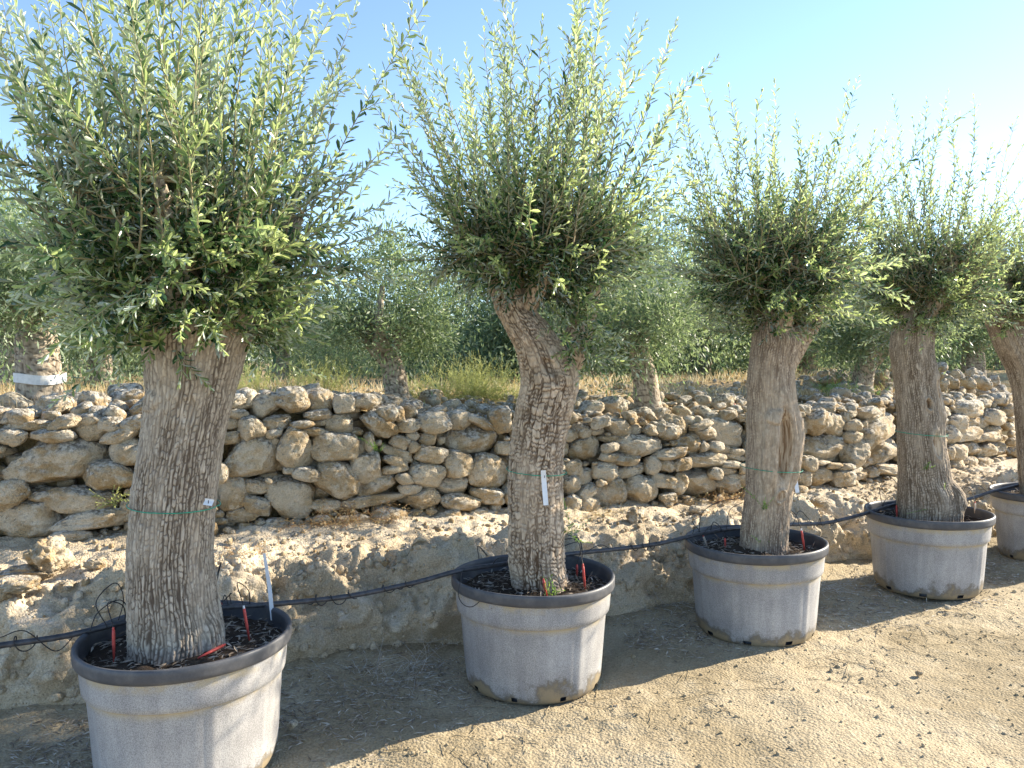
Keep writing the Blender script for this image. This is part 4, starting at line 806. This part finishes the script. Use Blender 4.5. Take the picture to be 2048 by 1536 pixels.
h = hit_wall(225, 1005, -.05); sprig('wall_plant', at_y(225, 1008, h[2]), 9, .15, M_SHRUB, 'leafy green weed growing out of the wall beside the thick trunk', 'weed', 7, .022, .9, .5, lean=(0, -.4, -.2), twigs=.2, step=.02)
h = hit_wall(757, 900, -.05); sprig('wall_plant', at_y(757, 902, h[2]), 9, .07, M_GREEN, 'tiny green tuft in a crack of the wall', 'weed', 8, .02, .7, .4, lean=(0, -.4, 0))
def weed(u, v, n, hgt, lab, seed, mat=M_RUST, wide=.15):
    r = np.random.default_rng(seed); p = surf(u, v); bg_ = Bag(); Ls = [[], [], []]
    for k in range(n):
        b0 = np.array([r.normal() * wide * TC, r.normal() * wide * .35, .0]); b0[1] += b0[0] * .5; d = nrm(r.normal(size=3) * np.array([1, 1, .3]) + np.array([0, 0, .55])); pts = [b0]
        for q in range(6): d = nrm(d + r.normal(size=3) * .35 + np.array([0, 0, -.12])); pts.append(pts[-1] + d * hgt / 6 * r.uniform(.6, 1.2))
        pts = np.array(pts); pts[:, 2] = np.maximum(pts[:, 2], .004); bg_.tube(pts, np.linspace(.0016, .0007, 7), 3, val=r.random(), cap=False)
        for q in pts[2:]: Ls[0].append(q + r.normal(size=3) * .008); Ls[1].append(r.normal(size=3)); Ls[2].append(r.uniform(.008, .02))
    root = empty('dry_weed', p, lab, 'dry weed', 'dried weeds on the bank'); tag(link('stems', bg_.mesh('stems', mat), root), kind='stuff')
    P, D, L = np.array(Ls[0]), np.array(Ls[1]), np.array(Ls[2]); link('leaves', leaf_mesh('leaves', P, D, r.normal(size=P.shape), L, L * .4, r.random(len(L)), mat, LEAF4, LEAF4_F), root)
weed(690, 1042, 240, .22, 'wide tangle of rusty dry weed at the wall foot beside the pale slab', 11, M_RUST, .20)
weed(845, 1022, 36, .20, 'pale branching dry weed standing against the wall', 12, M_DRY, .05)
weed(1445, 1000, 150, .16, 'rusty dry weed tuft at the wall foot behind the hollow trunk', 13, M_RUST, .10)
weed(600, 1030, 60, .14, 'thin straw weed at the wall foot behind the thick trunk', 14, M_DRY, .10)
weed(1180, 1035, 70, .12, 'low straw weed on the bank beside the forked trunk', 15, M_DRY, .14)
weed(1360, 1000, 60, .13, 'low straw weed on the bank beside yellow stones', 16, M_DRY, .16)
weed(800, 1345, 46, .32, 'heap of grey dry stalks on the ground at the bank foot', 17, M_LITTER, .15)
weed(1665, 1180, 40, .30, 'grey dry stalks on shaded ground between two tubs', 18, M_LITTER, .12)
weed(1330, 1210, 30, .28, 'thin dry stalks at the bank foot behind two tubs', 19, M_LITTER, .14)
weed(160, 1030, 30, .12, 'sparse straw weed at the wall foot near the pitted rock', 20, M_DRY, .10)
weed(470, 1110, 40, .10, 'low rusty weed on the bank behind the thick trunk', 21, M_RUST, .15)

# ------------------------------------------------------------------ terrace plants and trees beyond the wall
def foliage(name, seed, n, rx, rz, clumps, mat, leaf=(.035, .07), wf=.26, flat=.35, up=.5):
    r = np.random.default_rng(seed); c = nrm(r.normal(size=(clumps, 3))) * (r.random((clumps, 1)) ** .45); c[:, 2] = np.where(c[:, 2] < 0, c[:, 2] * flat, c[:, 2]); c *= np.array([rx, rx, rz])
    k = r.integers(0, clumps, n); sz = r.uniform(.09, .19, clumps)[k, None] * rx; off = r.normal(size=(n, 3)) * np.array([1, 1, 1.25]) * sz; P = c[k] + off
    D = nrm(off + r.normal(size=(n, 3)) * sz + np.array([0, 0, up]) * sz); N_ = nrm(r.normal(size=(n, 3)) + np.array([0, 0, .8])); L = r.uniform(*leaf, n); T = np.clip(r.random(clumps)[k] * .5 + r.random(n) * .5, 0, 1)
    return leaf_mesh(name, P, D, N_, L, L * wf, T, mat, LEAF4, LEAF4_F), c
def simple_trunk(hgt, rad, seed, ends, lean=(0, 0)):
    r = np.random.default_rng(seed); parts = [limb([(0, 0, -.12), (lean[0] * .4, lean[1] * .4, hgt * .5), (lean[0], lean[1], hgt)], [rad * 1.5, rad * 1.02, rad * .95, rad * .9, rad * .45], seed, 44, 70, .03, .008)]
    for e in ends: m = np.array([lean[0], lean[1], hgt]) * .55 + np.array(e) * .45 + r.normal(size=3) * .06; parts.append(limb([(lean[0], lean[1], hgt - .14), m, e], [rad * .62, rad * .4, rad * .18], seed + 5, 16, 24, .03, .006))
    V, Fc, c, i, o = [], [], [], [], 0
    for a in parts: V.append(a[0]); Fc.append(a[1] + o); c.append(a[2]); i.append(a[3]); o += len(a[0])
    return mesh('trunk', np.concatenate(V), [np.concatenate(Fc)], M_BARK[0], True, {'crack': np.concatenate(c), 'cell': np.concatenate(i)})
def proto(seed, hgt, rad, rx, rz, n, mat, leaf, clumps, lean, gap=.15):
    me, c = foliage('crown', seed, n, rx, rz, clumps, mat, leaf); off = np.array([lean[0], lean[1], hgt + rz * .10 + gap]); me.transform(Matrix.Translation(Vector(off)))
    ends = [c[j] * .45 + off for j in np.argsort(c[:, 2])[:: max(1, clumps // 9)]]
    return simple_trunk(hgt, rad, seed, ends, lean), me
PRO = {'thin': proto(901, .50, .10, .75, .62, 22000, M_LEAF_FAR, (.03, .06), 46, (-.12, .05)), 'fork': proto(902, .62, .12, .95, .8, 24000, M_LEAF_FAR, (.03, .065), 60, (.1, .05)),
       'broad': proto(903, .7, .15, 1.5, 1.15, 22000, M_LEAF_FAR, (.04, .085), 90, (.05, 0)), 'dark': proto(904, .5, .2, 1.6, 1.5, 24000, M_LEAF_DARK, (.05, .10), 110, (0, 0), -.1), 'stout': proto(905, .7, .15, .85, .7, 20000, M_LEAF_FAR, (.03, .065), 50, (.03, .03))}
def far_tree(kind, u, v, y, s, rz, lab, grp='olive trees beyond the wall', sz=1.0):
    p = at_y(u, v, y); root = empty('olive_tree' if kind != 'dark' else 'evergreen_tree', p, lab, 'olive tree' if kind != 'dark' else 'tree', grp)
    for nme, me in zip(('trunk', 'crown'), PRO[kind]):
        o = link(nme, me, root)
    root.scale = (s, s, s * sz); root.rotation_euler = (0, 0, rz); return root
bt = far_tree('stout', 82, 818, 6.0, 1.05, 1.9, 'olive tree with white bandage round its cleft trunk behind the wall')
b = Bag(); a = np.linspace(0, 2 * math.pi, 50); nv = 8; zz = np.linspace(-.035, .035, nv); RA = .172
V = np.array([[(RA + .006 * math.sin(5 * q) + .004 * math.sin(9 * z_ * 30)) * math.cos(q), (RA + .006 * math.sin(5 * q)) * math.sin(q), z_ + .012 * math.sin(2 * q)] for q in a[:-1] for z_ in zz]); b.add(V, grid_faces(49, nv, True))
o = link('bandage', b.mesh('bandage', M_CLOTH)); o.location = at_y(80, 757, 6.0) + np.array([.0, .0, 0]); tag(o, 'white bandage tied round the cleft olive trunk behind the wall', 'bandage')
far_tree('thin', 800, 806, 6.5, 1.0, .2, 'slim leaning olive tree with grey trunk rising from the wall top')
far_tree('fork', 1300, 826, 6.9, .95, 2.6, 'olive tree with gnarled forked trunk on the stony wall top')
far_tree('thin', 1716, 800, 9.4, 1.25, 3.3, 'spreading small olive tree beside a bright green bush')
far_tree('stout', 1948, 790, 11.5, 1.1, .7, 'small olive tree with slim trunk beyond the knot-hole trunk')
far_tree('fork', 1612, 775, 12.5, 1.25, 4.4, 'olive tree with dark slanting trunk behind the hollow trunk')
for k, (kd, u, v, y, s, lab, sz) in enumerate([
    ('dark', 985, 772, 12, .95, 'dense dark green tree behind the yellow bush', 1.0), ('dark', 1250, 770, 14, 1.25, 'tall dense dark tree behind the gnarled forked olive', 1.05), ('broad', 1120, 772, 11, 1.0, 'broad silvery olive behind the forked pale trunk', 1.0),
    ('broad', 1400, 772, 13, 1.1, 'broad silvery olive beside the tall dark tree', 1.0), ('broad', 560, 768, 11, .92, 'low broad olive just behind the standing white stone', .85), ('dark', 690, 768, 15, .85, 'dark low tree behind the slim leaning olive', .8), ('broad', 870, 768, 17, .95, 'grey-green olive seen between dark tree and slim leaning olive', .8),
    ('broad', 200, 766, 11, .95, 'broad olive just behind the bandaged trunk', .9), ('broad', 20, 766, 10, .95, 'broad olive on the terrace shading the bandaged trunk', .9), ('dark', 330, 766, 14, .8, 'dark tree hidden behind the thick grey trunk', .8), ('broad', -150, 766, 11, 1.1, 'broad olive at the far end of the terrace past the bandaged trunk', 1.0),
    ('dark', 1500, 768, 17, 1.0, 'dark tree behind the hollow trunk', .85), ('broad', 1560, 768, 20, 1.1, 'distant olive behind the dark slanting trunk', .8), ('broad', 1680, 765, 19, 1.05, 'distant olive behind the bright green bush', .85), ('dark', 1800, 764, 22, 1.05, 'distant dark tree behind the knot-hole trunk', .85), ('broad', 1890, 764, 20, 1.1, 'distant olive behind the slim trunk', .8),
    ('broad', 2010, 764, 17, 1.1, 'grey-green olive behind the last tub', .9), ('dark', 2110, 764, 19, 1.1, 'dark tree behind the leaning trunk of the last tub', .9), ('broad', 2250, 764, 14, 1.2, 'olive past the row end on the terrace', .95)]):
    far_tree(kd, u, v, y, s * (.95 if 480 < u < 900 else 1.12), k * 1.7, lab, sz=sz * (.9 if 480 < u < 900 else 1.1))
for k in range(26):   # grove closing the view further back
    y = 24 + (k % 3) * 6 + (k * 7 % 5); u = -250 + k * 102
    far_tree('broad' if k % 3 else 'dark', u, 718 + (CAM_H - 1.3) * F_PX / y, y, 1.25, k * 2.1, 'tree of the distant olive grove behind the terrace', 'distant grove', sz=.8)

def bush(u, v, y, n, hgt, mat, lab, seed, spread, leaf=.022, name='bush'):
    return sprig(name, at_y(u, v, y), n, hgt, mat, lab, 'bush', seed, leaf, spread, .22, None, (0, 0, 0), .02, .25, .42 * hgt)
bush(935, 796, 7.3, 200, .42, M_SHRUB, 'yellow-green feathery bush on the terrace behind the wall', 31, .8)
bush(1005, 802, 7.2, 70, .24, M_SHRUB, 'low yellow-green bush beside the feathery one', 32, .9)
bush(1668, 800, 8.8, 90, .26, M_GREEN, 'bright green low bush beside the small spreading olive', 33, 1.3, .03)
bush(640, 785, 7.0, 90, .34, M_SHRUB, 'pale green upright bush behind the standing white stone', 34, .6)
bush(850, 797, 7.2, 50, .24, M_SHRUB, 'thin yellowish bush beside the slim leaning olive', 35, .8)
bush(500, 788, 7.0, 70, .30, M_SHRUB, 'pale green bush behind the wall beside the thick trunk', 36, .7)
bush(1745, 800, 9.0, 30, .16, M_GREEN, 'small green bush past the small spreading olive', 37, 1.0, .03)
rg = np.random.default_rng(44); n_ = 46000; a = rg.uniform(2.5, 17, n_); d = .8 + rg.random(n_) ** 1.1 * 7.5; k_ = noise3(np.stack([a * 1.3, d * 1.3, a * 0], -1), 71) > -.15; a, d = a[k_], d[k_]; P_ = terrace_pt(a, d); m = len(P_)
D_ = nrm(np.stack([rg.normal(size=m) * .45, rg.normal(size=m) * .45, np.ones(m)], -1)); L_ = rg.uniform(.05, .17, m)
tag(link('dry_grass', leaf_mesh('dry_grass', P_, D_, rg.normal(size=(m, 3)), L_, np.full(m, .006), rg.random(m), M_DRY, LEAF4, LEAF4_F)), 'straw coloured dry grass along the terrace behind the wall', 'dry grass', kind='stuff')
# scrub that fills the gaps under the trees
n_ = 46000; a = rg.uniform(0.5, 21, n_); d = 2.8 + rg.random(n_) * 10; P_ = terrace_pt(a, d); m = len(P_); kk = np.clip(fbm(P_ * np.array([.9, .9, 0]), 3, 77) + .35, 0, 1); ok = kk > .12; P_ = P_[ok]; kk = kk[ok]; m = len(P_)
P_[:, 2] += rg.random(m) ** .8 * (.10 + .75 * kk); D_ = nrm(rg.normal(size=(m, 3)) * .7 + np.array([0, 0, 1])); L_ = rg.uniform(.04, .10, m)
tag(link('undergrowth', leaf_mesh('undergrowth', P_, D_, rg.normal(size=(m, 3)), L_, L_ * .3, np.clip(rg.random(m) * .6 + .4 * kk, 0, 1), M_LEAF_FAR, LEAF4, LEAF4_F)), 'grey-green scrub growing under the trees of the terrace', 'undergrowth', kind='stuff')
# second rubble heap beyond the wall
hp = empty('rubble_heap', at_y(1800, 800, 10.2), 'low heap of grey field stones beyond the wall', 'stone heap'); HO = np.array(hp.location)
for k in range(110):
    u = rg.uniform(1600, 1990); y = rg.uniform(9.4, 11); q = 1 - abs(y - 10.1) / .8; top = np.interp(u, [1590, 1640, 1700, 1790, 1850, 1910, 2000], [.05, .16, .1, .36, .4, .26, .1]) * max(q, .1); z = 1.30 + rg.random() * top
    p = at_y(u, 750, y); s_ = rg.uniform(.07, .17); o = link('stone', STONES[rg.integers(30)], hp); o.location = Vector(np.array([p[0], y, z]) - HO); o.scale = (s_ / 2 * 1.2, s_ / 2, s_ / 2 * .8); o.rotation_euler = rg.uniform(0, 6, 3)
# small red and white cap post on the terrace edge
h = hit_wall(1468, 822, .45); p = at_y(1468, 824, h[2]); b = Bag(); b.tube(np.array([[0, 0, -.03], [0, 0, .045]]), .012, 12); r_ = empty('marker_post', p, 'small white marker post with red cap on the wall top', 'marker post'); link('post', b.mesh('post', M_WHITE), r_)
b = Bag(); b.tube(np.array([[0, 0, .045], [0, 0, .075]]), .014, 12); link('cap', b.mesh('cap', M_RED), r_)
print('stones listed', NLIST, 'total', len(allst))
